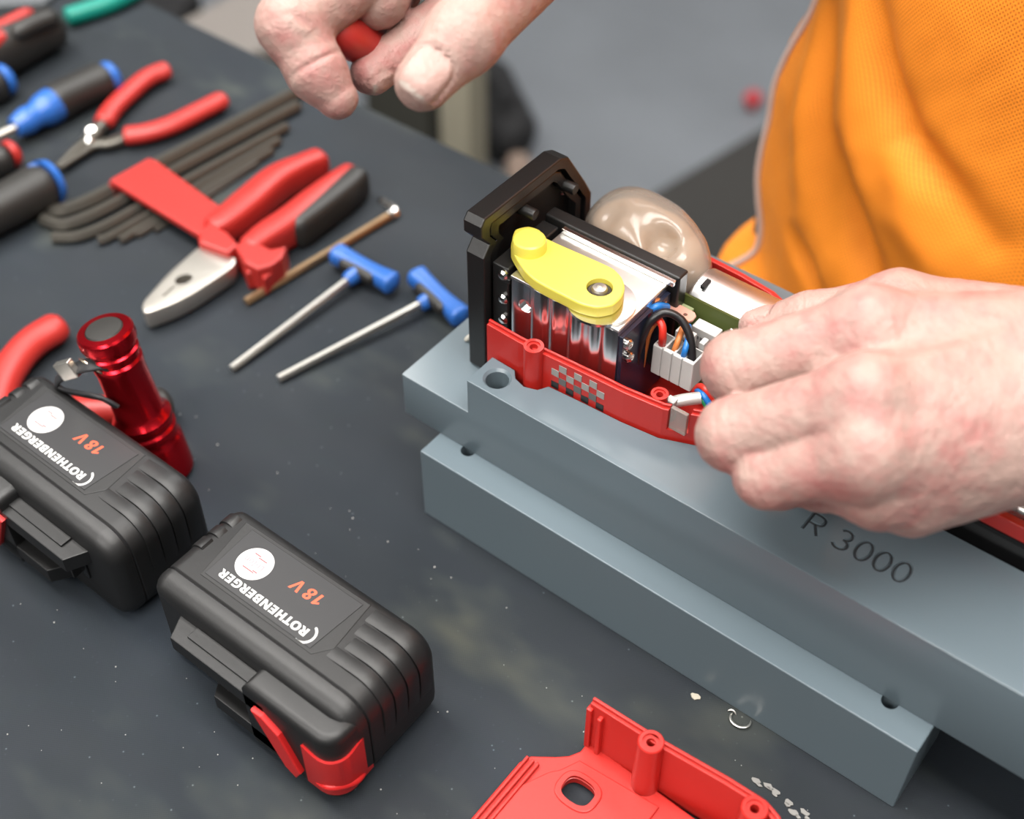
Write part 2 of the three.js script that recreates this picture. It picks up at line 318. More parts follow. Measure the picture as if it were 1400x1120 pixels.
// ---------- the pressing tool, its housing half open ----------
const tool = thing('power_tool', 'opened red hand tool lying in the grey block with gearbox, wires and yellow lever exposed', 'power tool', [-230, 84.5, -451], {});
{
  const outer = [[-321, -392.3], [-300, -391.7], [-258, -394.2], [-237, -395.2], [-216, -397.8], [-198, -405.4], [-175, -422.4], [-150, -431.5], [-112, -431.6]];
  const off = (p, d) => p.map((q, i) => { const a = p[Math.max(0, i - 1)], b = p[Math.min(p.length - 1, i + 1)]; const tx = b[0] - a[0], tz = b[1] - a[1], l = Math.hypot(tx, tz); return [q[0] + tz / l * d * 1, q[1] - tx / l * d]; });
  const band = (d0, d1, y0, y1, b) => prism([...off(outer, d0), ...off(outer, d1).reverse()], y0, y1, b);
  const housing = obj('housing', cut(band(0, 3, 87, 126.6, .4), span(-213.5, -203.5, 113, 140, -412, -390, 0)), M.red, tool);
  obj('rim', cut(band(1.6, 3, 126.2, 128.4, .3), span(-213.5, -203.5, 113, 140, -412, -390, 0)), M.red, housing);
  // rear wall and floor of the half shell
  const back = mirrorZ(outer), bo = d => off(back, -d);
  obj('rear_wall', [prism([...bo(0), ...bo(3).reverse()], 87, 128, .4)], M.red, housing);
  obj('shell_floor', prism([...off(outer, 2.6), ...off(back, -2.6).reverse()], 85, 88, 0), M.red, housing);
  // screw bosses
  const boss = (x, z, y0, y1, r) => obj('screw_boss', cut(cylY(r, y0, y1, x, z, 32), cylY(r * .42, y1 - 8, y1 + 1, x, z, 20), cylY(r * .68, y1 - .9, y1 + 1, x, z, 24)), M.red, housing);
  boss(-290, -391.5, 87, 130.2, 5.2); boss(-223, -405.5, 88, 127, 4.4);
  obj('clear_window', cut(span(-213.2, -203.8, 113.2, 127.6, -402.4, -400.2, .2).rotateY(0), span(-300, -290, 0, 1, 0, 1, 0)), new THREE.MeshPhysicalMaterial({ color: lin(.62, .56, .52), roughness: .18, transmission: .75, thickness: 0, ior: 1.5 }), housing);
  // printed checker emblem following the outer face
  const cells = { emblem_light: [], emblem_mid: [], emblem_dark: [] };
  for (let c = 0; c < 7; c++) for (let r = 0; r < 4; r++) {
    if ((c + r) % 2) continue; if (r === 3 && c % 4 === 2) continue;
    const x = -279.5 + c * 4.5, y = 124.2 - (3 - r) * 4.4 - 4.4; if (x > -250 && r > 2) continue;
    const z = x < -258 ? -391.7 - (x + 300 + 2.2) * 2.5 / 42 : -394.2 - (x + 258 + 2.2) / 21;
    (r > 2 ? cells.emblem_light : r > 1 ? cells.emblem_light : r > 0 ? cells.emblem_mid : cells.emblem_dark).push(span(x, x + 4.5, y, y + 4.4, z - .05, z + .28, 0));
  }
  obj('emblem_light', cells.emblem_light, plastic(lin(0.269, 0.256, 0.243), .35), housing);
  obj('emblem_mid', cells.emblem_mid, plastic(lin(0.102, 0.096, 0.0928), .35), housing);
  obj('emblem_dark', cells.emblem_dark, plastic(lin(0.0128, 0.0128, 0.0128), .35), housing);
  // black rubber grip with a red rim, towards the right end
  const gripPts = (z0, z1) => [[-112, z0], [60, z0], [60, z1], [-112, z1]];
  obj('grip', prism(gripPts(-434, -468), 86, 119, 2.5), M.gloss, tool);
  obj('grip_rim', [span(-112, 60, 119, 128, -437.5, -434.6, .6), span(-112, 60, 119, 126.5, -440.6, -437.9, .6), span(-112, 60, 119, 128, -467.5, -463.5, .6)], M.red, tool);
  obj('grip_tube', [lathe([[.1, 0], [9.5, .2], [10, 1], [10, 70], [9, 71], [.1, 71]], [-84, 121, -452], [0, 121, -452]), lathe([[10.3, 0], [10.6, .2], [10.6, 3], [10.3, 3.2]], [-58, 121, -452], [0, 121, -452])], M.shinySteel, tool);

  // black front bumper: concentric ribs around a plate with pegs
  const O = (i) => [[-398 - i, 84.5 + i], [-398 - i, 163 - i * .2], [-403 - i, 169 - i * .35], [-396.5 - i * 1.25, 177 - i * .6], [-396.5 - i * 1.25, 184 - i], [-399.5 - i, 187.5 - i], [-462 + i * .3, 187.5 - i], [-469 + i * .6, 184.5 - i], [-485 + i, 160 - i * .3], [-492 + i, 148], [-492 + i, 84.5 + i]];
  const bumper = obj('bumper', [slabX(O(0), -338.5, -327, .9, [O(4.6)]), slabX(O(3), -338, -334, .2)], M.blackPlastic, tool);
  obj('rib', slabX(O(7.5), -335, -328.5, .7, [O(12)]), M.blackPlastic, bumper);
  for (const [y, z] of [[171, -434], [166, -469]]) obj('peg', [lathe([[.1, 12.4], [2.8, 12.3], [3.1, 11.6], [3.3, 0]].reverse(), [-334.2, y, z], [-300, y, z])], M.blackPlastic, bumper);
  obj('screw', lathe([[2.6, 0], [2.6, 1], [1.8, 1.8], [.1, 2]], [-334, 157, -474], [-300, 157, -474]), M.shinySteel, bumper);
  obj('screw', lathe([[1.6, 0], [1.6, 1], [1, 1.8], [.1, 2]], [-334.2, 180, -421], [-300, 180, -421]), M.shinySteel, bumper);
  obj('bracket', [span(-326.5, -316, 96, 158, -447, -404, 1), span(-322, -314, 150, 153, -410, -402.5, .5)], M.blackPlastic, tool);
  for (const y of [154, 138, 124]) obj('screw', lathe([[3, 0], [3, 1.5], [2, 2.6], [.1, 2.8]], [-318.5, y, -404], [-318.5, y, -300]), M.shinySteel, tool);

  // aluminium gearbox with a fluted front
  const fl = [];
  for (let i = 0; i <= 120; i++) { const x = -313 + i * 65 / 120; const w = i < 22 ? .25 * Math.sin(i * .3) : 1.0 * Math.sin((i - 22) * Math.PI / 98 * 5) ** 2 + .18 * Math.sin(i * .55); fl.push([x, -403 + w]); }
  const gb = cut(prism([...fl, [-248, -447], [-313, -447]], 90, 155.4, 0), cylY(2.8, 120, 160, -306.5, -408.5), tr(new THREE.CylinderGeometry(4, 4, 6, 24).rotateX(Math.PI / 2), -304.5, 140.5, -402.4));
  const gear = obj('gearbox', toCreasedNormals(gb, .5), M.alu, tool);
  obj('top_plate', cut(span(-313.4, -247.6, 155.4, 157, -447, -402.4, .3), cylY(2.8, 150, 160, -306.5, -408.5)), M.aluTop, gear);
  obj('side_plate', span(-248, -245.6, 92, 152, -446, -404, .4), plastic(lin(0.0128, 0.016, 0.032), .25), gear);
  for (const [y, z] of [[146, -407.5], [136, -409.5]]) obj('screw', lathe([[3, 0], [3, 1.6], [2.2, 2.6], [1.2, 2.7], [1, 1.6], [.1, 1.6]], [-245.6, y, z], [0, y, z]), M.shinySteel, gear);
  obj('washer', cylY(17.2, 157, 158.6, -265.5, -413.2, 40), M.shinySteel, gear);
  obj('cover_plate', [span(-326, -242.5, 118, 161.6, -456, -447.6, 1.2)], M.blackPlastic, tool);
  obj('cover_lip', [span(-313, -244, 157.2, 160.2, -447.4, -444.4, .4)], M.shinySteel, gear);

  // yellow lever
  const lp = [[-321.1, -412.6], [-316.8, -408.8], [-305.1, -402.1], [-297.1, -399.4], [-289.4, -398.6], [-279.4, -398.7], [-268.2, -398.9], [-260.3, -401.6], [-255.3, -408], [-255.3, -415.4], [-258.1, -421.9], [-263.2, -426.8], [-271, -429.8], [-286.5, -429.3], [-310.5, -428.2], [-317, -431.3], [-323.5, -429.9], [-327, -423.4]];
  const lc = new THREE.CatmullRomCurve3(lp.map(p => V3(p[0], 0, p[1])), true, 'catmullrom', .35).getPoints(90).map(v => [v.x, v.z]); lc.pop();
  const pv = [-267.5, -414.1];
  const lever = obj('lever', cut(prism(lc, 158.8, 165.8, .9), cylY(6.6, 150, 170, pv[0], pv[1], 32)), M.yellow, tool);
  obj('lever_knob', lathe([[8.8, 0], [8.6, 5.4], [8.2, 6.6], [7.2, 7.3], [.1, 7.6]], [[-312.3, -416.4][0], 165, [-312.3, -416.4][1]], [[-312.3, -416.4][0], 300, [-312.3, -416.4][1]]), M.yellow, lever);
  obj('pivot_ring', lathe([[3.6, 0], [6.3, 0], [6.3, 4.4], [5.6, 4.8], [3.8, 4.6]], [pv[0], 158.8, pv[1]], [pv[0], 200, pv[1]]), std(lin(.09, .08, .07), .35, { metalness: .8 }), lever);
  obj('pivot_pin', lathe([[4, 0], [4, 6], [3.4, 7], [1.5, 7.2], [1.2, 6.4], [.1, 6.4]], [pv[0], 158.8, pv[1]], [pv[0], 200, pv[1]]), M.satinSteel, lever);

  // translucent oil bladder
  const l1 = bone([-297, 138, -487], [-282, 138, -486], 25, 24), l2 = bone([-272, 137, -482], [-267, 135, -482], 22, 21), l3 = bone([-300, 126, -487], [-268, 122, -487], 21, 18), l4 = bone([-277.1, 166, -475.1], [-270, 152, -473.9], 5, 7.5), l5 = bone([-300, 162, -474], [-306, 148, -462], 3, 3);
  const blad = (x, y, z) => { let d = smin(smin(l1(x, y, z), l2(x, y, z), 7), l3(x, y, z), 10); d = smax(d, -l4(x, y, z), 9); d = smax(d, -l5(x, y, z), 8); d = smax(d, z + 461, 4); d = smax(d, 112 - y, 4); return d + .9 * N(x / 14, y / 14, z / 14); };
  obj('oil_bladder', nets(blad, [-332, 104, -520], [-206, 182, -452], 1.6), new THREE.MeshPhysicalMaterial({ color: lin(.66, .58, .50), roughness: .2, transmission: .72, thickness: 0, ior: 1.4, clearcoat: .5, clearcoatRoughness: .12 }), tool);
  const oil = (x, y, z) => smax(blad(x, y, z) + 3, y - 148 - 2 * N(x / 20, 0, z / 20), 3);
  obj('oil', nets(oil, [-332, 104, -520], [-206, 176, -452], 2), std(lin(0.448, 0.352, 0.256), .35), tool);

  // motor
  const motor = obj('motor', lathe([[.1, 0], [8, 0], [8.4, .6], [15.5, 1.6], [17, 3], [17, 98], [16, 99], [.1, 99]], [-247, 128, -476], [0, 128, -476]), std(lin(.80, .80, .81), .33, { metalness: 1 }), tool);
  obj('motor_slot', span(-240.5, -238, 143.6, 145.8, -473, -466, .3), M.black, motor);

  // circuit board with parts, connector and wires
  const board = obj('circuit_board', slabX([[-459.2, 143.4], [-457.4, 143.8], [-443, 100], [-444.8, 99.4]], -246, -150, .15), M.pcb, tool);
  const zf = -451.8;
  obj('socket', span(-244, -236, 134, 140.5, zf - 3, zf + 4, .5), plastic(lin(0.23, 0.269, 0.141), .4), board);
  obj('copper_tab', cut(prism([[-251.1, -447.6], [-250.3, -451], [-244.4, -451.4], [-233.5, -450.9], [-231.5, -449.1], [-231.2, -445.2], [-232.7, -442.9], [-247.6, -443.7]], 140.6, 142, .3), cylY(1.1, 138, 145, [-236.4, -446.6][0], [-236.4, -446.6][1], 14)), M.copper, board);
  const relay = obj('relay', span(-231, -217, 126, 139, zf, zf + 7, .5), M.white, board);
  obj('marking', [0, 1, 2, 3].map(i => span(-227.5 + i * 2, -226.3 + i * 2, 132, 134, zf + 7, zf + 7.15, 0)), plastic(lin(0.16, 0.16, 0.16), .5), relay);
  for (let i = 0; i < 12; i++) obj('via', lathe([[.1, .7], [.7, .6], [1.0, 0]].reverse(), [-214 + (i % 4) * 2.6 + (i >> 2) % 2, 138 - (i >> 2) * 3, -455 + (i >> 2)], [-214 + (i % 4) * 2.6 + (i >> 2) % 2, 138 - (i >> 2) * 3, 0]), M.satinSteel, board);
  obj('terminal', [span(-217, -213.6, 124.5, 128, zf, zf + 5, .4), span(-216, -214.6, 122.5, 130, zf + 2, zf + 4, .3)], plastic(lin(0.499, 0.384, 0.269), .4), board);
  for (const x of [-236, -231]) obj('capacitor', lathe([[.1, 0], [2.4, 0], [2.4, 7], [2, 7.6], [.1, 7.6]], [x, 128, zf], [x, 128, 0]), M.white, board);
  obj('chip', span(-212, -202, 110, 122, zf + 2, zf + 7.5, .3), M.black, board);
  const cx0 = -240.8, cx1 = -217;
  const con = obj('connector', cut(span(cx0, cx1, 115.5, 135, -436.5, -425, .7), ...[0, 1, 2, 3].map(i => span(cx0 + .9 + i * 5.75, cx0 + 5.6 + i * 5.75, 129, 140, -435.4, -427, 0)), ...[1, 2, 3].map(i => span(cx0 + i * 5.8 - .5, cx0 + i * 5.8 + .5, 110, 140, -425.7, -420, 0))), M.white, tool);
  for (const [i, dx] of [[0, -1], [1, 1.5], [2, 0]]) obj('latch', span(cx0 + 5 + i * 7, cx0 + 8 + i * 7, 133, 138.5, -442, -437, .5), M.white, con);
  const W = (name, label, c, r, pts) => obj('wire', tube(pts, r, { k: 10, n: 36, up: [.3, .2, 1] }), plastic(c, .35), tool, { label });
  const cBlack = lin(0.00768, 0.00768, 0.00896), cOr = lin(0.512, 0.166, 0.0448), cBlue = lin(0.0096, 0.128, 0.397), cRed = lin(0.474, 0.0224, 0.0128), cGreen = lin(0.0128, 0.192, 0.0768);
  W('wire', 'black wire', cBlack, 2.1, [[-249.7, 100, -422.3], [-247.7, 120, -420.9], [-245.7, 138, -421.7], [-243.5, 149, -425.3], [-239.6, 153, -430.6], [-232.6, 151, -433.8], [-225, 144, -432.6], [-218.9, 131, -428]]);
  W('wire', 'orange wire', cOr, 1.7, [[-247.6, 100, -422.6], [-247.3, 112, -426.7], [-246.4, 130, -427.7], [-244.8, 141, -427.7], [-243.9, 144, -431.1], [-242.3, 140, -435.2]]);
  W('wire', 'red wire', cRed, 2.0, [[-247.2, 136, -431.3], [-244.5, 145, -429.3], [-242.2, 148, -429.4], [-238.6, 147, -427.9], [-236.5, 142, -426.2], [-238.1, 131, -428.9]]);
  W('wire', 'orange wire', cOr, 1.6, [[-233.7, 141, -443.2], [-232.2, 141, -437.6], [-230.3, 139, -431.1], [-231, 130, -428.3]]);
  W('wire', 'blue wire', cBlue, 1.6, [[-230.3, 143, -439.7], [-226.5, 142, -434], [-224.1, 139, -428], [-225.3, 130, -428.2]]);
  W('wire', 'blue wire', cBlue, 2.0, [[-253.5, 112, -419.8], [-252.2, 120, -426.1], [-250.2, 138, -427.6], [-248.2, 149, -430.4], [-245.4, 152, -432.9], [-243.9, 147, -440.6]]);
  W('wire', 'orange wire', cOr, 1.7, [[-252.6, 138, -432.5], [-250.6, 148, -433.4], [-248.6, 151, -436.5], [-247, 148, -442.4]]);
  W('wire', 'blue wire', cBlue, 1.9, [[-253, 110, -410], [-249.9, 116, -411.6], [-248.7, 118, -416]]);
  obj('clip', [span(-221, -216, 108, 122, -412.5, -408, .6).rotateZ(0)], M.white, tool);
  obj('sleeve', [tube([[-223.5, 112, -409.2], [-217.5, 118, -413.6], [-208.6, 120, -421.4]], 3.2, { k: 14 })], std(lin(.66, .65, .62), .3, { metalness: .6 }), tool);
  W('wire', 'red wire', cRed, 1.6, [[-215.8, 115, -427.6], [-213.1, 121, -426.9], [-208.4, 124, -424.3], [-203.5, 118, -424.6]]);
  W('wire', 'green wire', cGreen, 1.6, [[-214.8, 116, -428.5], [-207.8, 120, -421.4], [-204.1, 117, -420.9]]);
  W('wire', 'blue wire', cBlue, 1.6, [[-214.9, 117, -427.9], [-207.9, 122, -422], [-203.2, 119, -421.1]]);
}
// ---------- two battery packs lying on their sides ----------
// rounded outline, corner radii from lower left anticlockwise
function rrect(x0, x1, y0, y1, r, n = 7) { const o = []; const c = [[x0, y0, Math.PI, r[0], 1, 1], [x1, y0, 1.5 * Math.PI, r[1], -1, 1], [x1, y1, 0, r[2], -1, -1], [x0, y1, .5 * Math.PI, r[3], 1, -1]]; for (const [x, y, a0, rr, sx, sy] of c) for (let i = 0; i <= n; i++) { const a = a0 + i / n * Math.PI / 2; o.push([x + sx * rr + rr * Math.cos(a), y + sy * rr + rr * Math.sin(a)]); } return o; }
function loftZ(outline, stations) {                     // [z, inset] from back to front
  const rings = stations.map(([z, d]) => outline(d).map(([x, y]) => V3(x, y, z))), k = rings[0].length, pos = [], idx = [];
  rings.forEach(r => r.forEach(v => pos.push(v.x, v.y, v.z)));
  for (let i = 0; i < rings.length - 1; i++) for (let j = 0; j < k; j++) { const a = i * k + j, b = i * k + (j + 1) % k; idx.push(a, b, a + k, b, b + k, a + k); }
  for (const [i, f] of [[0, 1], [rings.length - 1, 0]]) { const c = rings[i].reduce((s, v) => s.add(v), V3()).multiplyScalar(1 / k), ci = pos.length / 3; pos.push(c.x, c.y, c.z); for (let j = 0; j < k; j++) { const a = i * k + j, b = i * k + (j + 1) % k; f ? idx.push(ci, b, a) : idx.push(ci, a, b); } }
  const g = new THREE.BufferGeometry(); g.setAttribute('position', new THREE.Float32BufferAttribute(pos, 3));
  g.setIndex(orient(pos, idx) ? idx : idx.map((_, i) => idx[i - i % 3 + 2 - i % 3])); return toCreasedNormals(g, .75);
}
const labelTex = (() => {
  const w = 1520, h = 700, c = document.createElement('canvas'); c.width = w; c.height = h; const g = c.getContext('2d');
  const K = 20, PX = x => (29 - x) * K, PY = z => (6 - z) * K;        // the print reads with the pack turned round
  g.fillStyle = '#1f1f21'; g.fillRect(0, 0, w, h);
  g.fillStyle = '#b9b9b7'; g.textBaseline = 'alphabetic'; g.font = 'bold 128px sans-serif';
  const word = 'ROTHENBERGER', x0 = PX(18.2), x1 = PX(-41); const m = g.measureText(word).width;
  g.save(); g.translate(x0, PY(-2.2)); g.scale((x1 - x0) / m, 1); g.fillText(word, 0, 0); g.lineWidth = 5; g.strokeStyle = '#b9b9b7'; g.strokeText(word, 0, 0); g.restore();
  g.strokeStyle = '#b9b9b7'; g.lineWidth = 26; g.lineCap = 'round'; g.beginPath(); g.arc(PX(16.6), PY(.2), 112, Math.PI * .66, Math.PI * 1.56); g.stroke();
  g.fillStyle = '#d0502f'; g.font = 'bold 190px sans-serif'; g.save(); g.translate(PX(12), PY(-20.6)); g.transform(1, 0, -.16, 1, 0, 0); g.scale(1.08, 1); g.fillText('18', 0, 0); g.translate(246, 0); g.fillText('V', 0, 0); g.restore();
  g.fillStyle = '#b4b2b1'; g.beginPath(); g.arc(PX(-31), PY(-13.6), 196, 0, 7); g.fill();
  g.fillStyle = '#b86f78'; g.font = '100px sans-serif'; g.fillText('Li-Ion', PX(-31) - 120, PY(-13.6) + 34);
  g.fillStyle = '#b8444a'; g.fillRect(PX(-31) - 70, PY(-13.6) - 92, 150, 12); g.fillRect(PX(-31) - 100, PY(-13.6) - 74, 60, 12); g.fillRect(PX(-31) - 90, PY(-13.6) + 74, 110, 12); g.fillRect(PX(-31) + 10, PY(-13.6) + 94, 80, 12);
  const t = new THREE.CanvasTexture(c); t.colorSpace = THREE.SRGBColorSpace; t.flipY = false; t.needsUpdate = true; return t;
})();
const labelM = new THREE.MeshStandardMaterial({ map: labelTex, roughness: .42, bumpMap: null });
const mirrorX = (g, m) => { if (!m) return g; g = clean(g); g.scale(-1, 1, 1); const p = g.attributes.position.array, n = g.attributes.normal.array; for (const a of [p, n]) for (let i = 0; i < a.length; i += 9) for (let k = 0; k < 3; k++) { const s = a[i + 3 + k]; a[i + 3 + k] = a[i + 6 + k]; a[i + 6 + k] = s; } return g; };
function battery(label, x, z, turn, mir, latch) {
  const t = thing('battery_pack', label, 'battery', [x, 0, z], { turn, local: true });
  const L = { local: true };
  const out = d => rrect(-67 + d, 67 - d, .3 + d, 64 - d, [Math.max(1, 8 - d), Math.max(1, 16 - d), Math.max(1, 15 - d), Math.max(1, 8 - d)]);
  const shell = obj('shell', loftZ(out, [[-36.5, 6], [-36, 4], [-34.6, 1.8], [-32.5, .5], [-30, 0], [11.2, 0], [11.8, .6]]), M.packPlastic, t, L);
  obj('seam', loftZ(out, [[11, 1.2], [13, 1.2]]), M.black, shell, L);
  const face = obj('face_cover', loftZ(out, [[12.5, .6], [13, 0], [17, 0], [20, .9], [23, 3], [24.6, 6]]), M.packPlastic, t, L);
  // label panel with its raised edge and print
  const panel = [[-52, -29], [28.5, -29.5], [13, 5.5], [-47, 5.5]];
  obj('label_panel', prism([[-53.5, -30], [30.5, -31], [33.5, -2], [27, 7], [-48, 7]], 63.6, 64.35, .3), M.packPlastic, shell, L);
  const pg = clean(prism([[-47.5, -28.2], [27.6, -28.6], [24.6, 5.2], [-46.5, 5.2]], 64, 64.75, .25)), p = pg.attributes.position, uv = new Float32Array(p.count * 2);
  for (let i = 0; i < p.count; i++) { uv[2 * i] = (29 - p.getX(i)) / 76; uv[2 * i + 1] = (6 - p.getZ(i)) / 35; }
  pg.setAttribute('uv', new THREE.BufferAttribute(uv, 2));
  obj('label_print', pg, labelM, shell, { local: true, uv: true, label: 'dark label printed with white and orange lettering' });
  // grip ribs round the right end and stepped ribs round the left end
  const rib = (sgn, z0, z1, xs, n = 26) => {
    const a = [], o = rrect(-67, 67, .3, 64, [8, 16, 15, 8], 14);
    const pts = sgn > 0 ? [[xs, 64], [48, 64], ...o.slice(30, 45).reverse(), [67, 40], [67, 26]] : [[xs, 64], ...o.slice(45, 60), [-67, 44]];
    const nrm = pts.map((q, i) => { const b = pts[Math.max(0, i - 1)], c = pts[Math.min(pts.length - 1, i + 1)], tx = c[0] - b[0], ty = c[1] - b[1], l = Math.hypot(tx, ty) || 1; return sgn > 0 ? [-ty / l, tx / l] : [ty / l, -tx / l]; });
    const d = i => i === 0 || i === pts.length - 1 ? .05 : 1.3;
    const outer = pts.map((q, i) => [q[0] - Math.abs(d(i)) * (sgn > 0 ? nrm[i][0] : nrm[i][0]) * (sgn > 0 ? -1 : -1) * 0 + (sgn > 0 ? Math.max(0, Math.sign(1)) : 0) * 0 + (q[0] > 50 || q[0] < -57 ? (q[0] > 0 ? 1 : -1) * d(i) * Math.min(1, (64 - q[1]) / 10) : 0), q[1] + d(i) * Math.max(0, Math.min(1, (q[1] - 50) / 12))]);
    const inner = pts.map(q => [q[0] - Math.sign(q[0]) * 1.5, q[1] - 1.5]);
    return toCreasedNormals(slabZ([...outer, ...inner.reverse()], z0, z1, .45), .55);
  };
  for (const [a, b, xs] of [[-30.5, -22.3, 34], [-21.5, -13.6, 35], [-12.8, -4.6, 37], [-3.8, 3.5, 33]]) obj('rib', rib(1, a, b, xs), M.packPlastic, shell, L);
  for (const [a, b, xs] of [[-30, -23, -56.5], [-20.5, -14, -57], [-11.5, -4, -58]]) obj('rib', rib(-1, a, b, xs), M.packPlastic, shell, L);
  // tool side: two flanges with a slot between, end block and contact bay
  const mm = g => mirrorX(g, mir);
  obj('flange', mm(prism([[-43, 19], [-47, 24], [-41, 36.5], [22, 36.5], [22, 19]], 40, 50.2, .5)), M.packPlastic, face, L);
  obj('flange_rail', mm(span(-34, 12, 50, 51.6, 24.6, 31.5, .4)), M.packPlastic, face, L);
  obj('flange', mm(prism([[-22, 19], [-25, 24], [-17, 36.5], [30, 36.5], [30, 19]], 10.5, 21, .5)), M.packPlastic, face, L);
  obj('contact_bay', mm(span(-40, 20, 22, 39, 20, 26, .5)), M.gloss, face, L);
  obj('contact_fin', [0, 1, 2, 3].map(i => mm(span(-34 + i * 7, -32.4 + i * 7, 23, 37, 25, 31, .3))), M.blackPlastic, face, L);
  const corner = (r, n = 10) => Array.from({ length: n + 1 }, (_, i) => { const a = i / n * Math.PI / 2; return [55 + r * Math.cos(a), 25.5 + r * Math.sin(a)]; });
  const endPlan = [[9, 18], [66, 18], ...corner(11), [9, 36.5]];
  obj('end_block', mm((() => { const b = 5, g = new THREE.ExtrudeGeometry(shapeOf(endPlan.map(q => [q[0], -q[1]])), { depth: 55 - 2 * b, bevelEnabled: true, bevelSize: b, bevelThickness: b, bevelOffset: -b, bevelSegments: 5 }); g.rotateX(-Math.PI / 2); g.translate(0, 3.5 + b, 0); return toCreasedNormals(g, .7); })()), M.packPlastic, face, L);
  // red release lever and thumb latch
  obj('release_lever', mm(slabZ([[16, 46], [23, 46.5], [33, 40], [44, 16], [40, 8], [33, 12], [22, 34]].map(q => [q[0] - (mir ? 9 : 0), q[1]]), 30, 39.5, .8)), M.redLatch, t, L);
  if (latch) {
    const lat = (r) => [[67 - 12.3 + r - .3, 13], ...corner(r), [47, 25.5 + r]];
    const plate = cut(prism([...lat(12.4), ...lat(9).reverse()], 11, 47, .5), tr(new THREE.CylinderGeometry(30, 30, 120, 48).rotateX(Math.PI / 2).rotateY(Math.PI / 4), 61, 71, 31));
    obj('thumb_latch', toCreasedNormals(plate, .5), M.redLatch, t, L);
    obj('latch_grip', sweep([[51, 15, 37.4], [61, 18.5, 36], [67, 16, 26], [67.2, 14, 19]], tt => ringOf(1.8 * cap(tt, .45), 2.2 * cap(tt, .45), 10), { n: 16 }), M.redLatch, t, L);
  }
  return t;
}
battery('black battery pack whose red thumb latch and red lever face the viewer', -314, -224, 0, false, true);
battery('black battery pack at the left border, lying in front of the red torch', -473.5, -222.5, -.014, true, false);

// ---------- red torch standing on its head ----------
{
  const A = [-478, 0, -283], B = [-496, 105, -281];
  const t = thing('torch', 'red anodised pocket torch standing on its lens end with a black wrist strap', 'torch', A);
  const body = obj('barrel', lathe([[.1, 0], [16.2, 0], [17.4, 1], [17.6, 24], [16.6, 26], [15.6, 28], [15.6, 30], [17, 32], [17, 34.5], [15.8, 36], [15.8, 38], [17, 40], [17, 43], [14.6, 46], [13.6, 48], [13.6, 80], [14.2, 82], [14.2, 85], [13, 86.4], [13, 88.6], [14.4, 90], [14.4, 92], [13.2, 93], [13.2, 95], [15.4, 97], [15.8, 99], [15.6, 104], [14.6, 105.4], [10.6, 105.8], [10.6, 103], [.1, 103]], A, B, 56), M.redMetal, t);
  obj('switch_cap', lathe([[10.4, 102], [10.4, 105.6], [9.8, 106.4], [6, 106.8], [.1, 107]], A, B, 40), M.greyGrip, t);
  const ringC = [-497.2, 84, -268.9], rg = [];
  for (let i = 0; i <= 22; i++) { const a = i / 22 * 6.2832; rg.push([ringC[0] + 8.2 * Math.cos(a), ringC[1] + 6.5 * Math.sin(a), ringC[2] + 3.5 * Math.sin(a)]); }
  obj('split_ring', tube(rg, .9, { k: 8, n: 50 }), std(lin(.80, .70, .55), .25, { metalness: 1 }), t);
  const flat = (pts, w, h, n = 30) => sweep(pts, () => ringOf(h, w, 12, .6), { n, up: [0, 1, .4] });
  const strap = obj('wrist_strap', [flat([[-488.1, 87, -273.7], [-490.2, 90, -270.3], [-494.3, 90, -265.7], [-500.6, 86, -263.7], [-508.6, 80, -261.5], [-516.8, 72, -258.7], [-519.4, 66, -256.9], [-515, 64, -257.8], [-500.9, 68, -259.7], [-485.8, 72, -262.4], [-480.2, 66, -266.3]], 1.3, 4.2)], plastic(lin(.014, .014, .016), .6), t);
  obj('clasp', (() => { const a = [-512, 80, -258.2], b = [-500.1, 87, -263.6]; const g = new RoundedBoxGeometry(11.5, 11, 4.6, 2, .8); const d = V3(...b).sub(V3(...a)).normalize(); g.applyQuaternion(new THREE.Quaternion().setFromUnitVectors(V3(1, 0, 0), d)); return tr(g, (a[0] + b[0]) / 2, (a[1] + b[1]) / 2 + 1, (a[2] + b[2]) / 2 + 2); })(), M.satinSteel, strap);
}

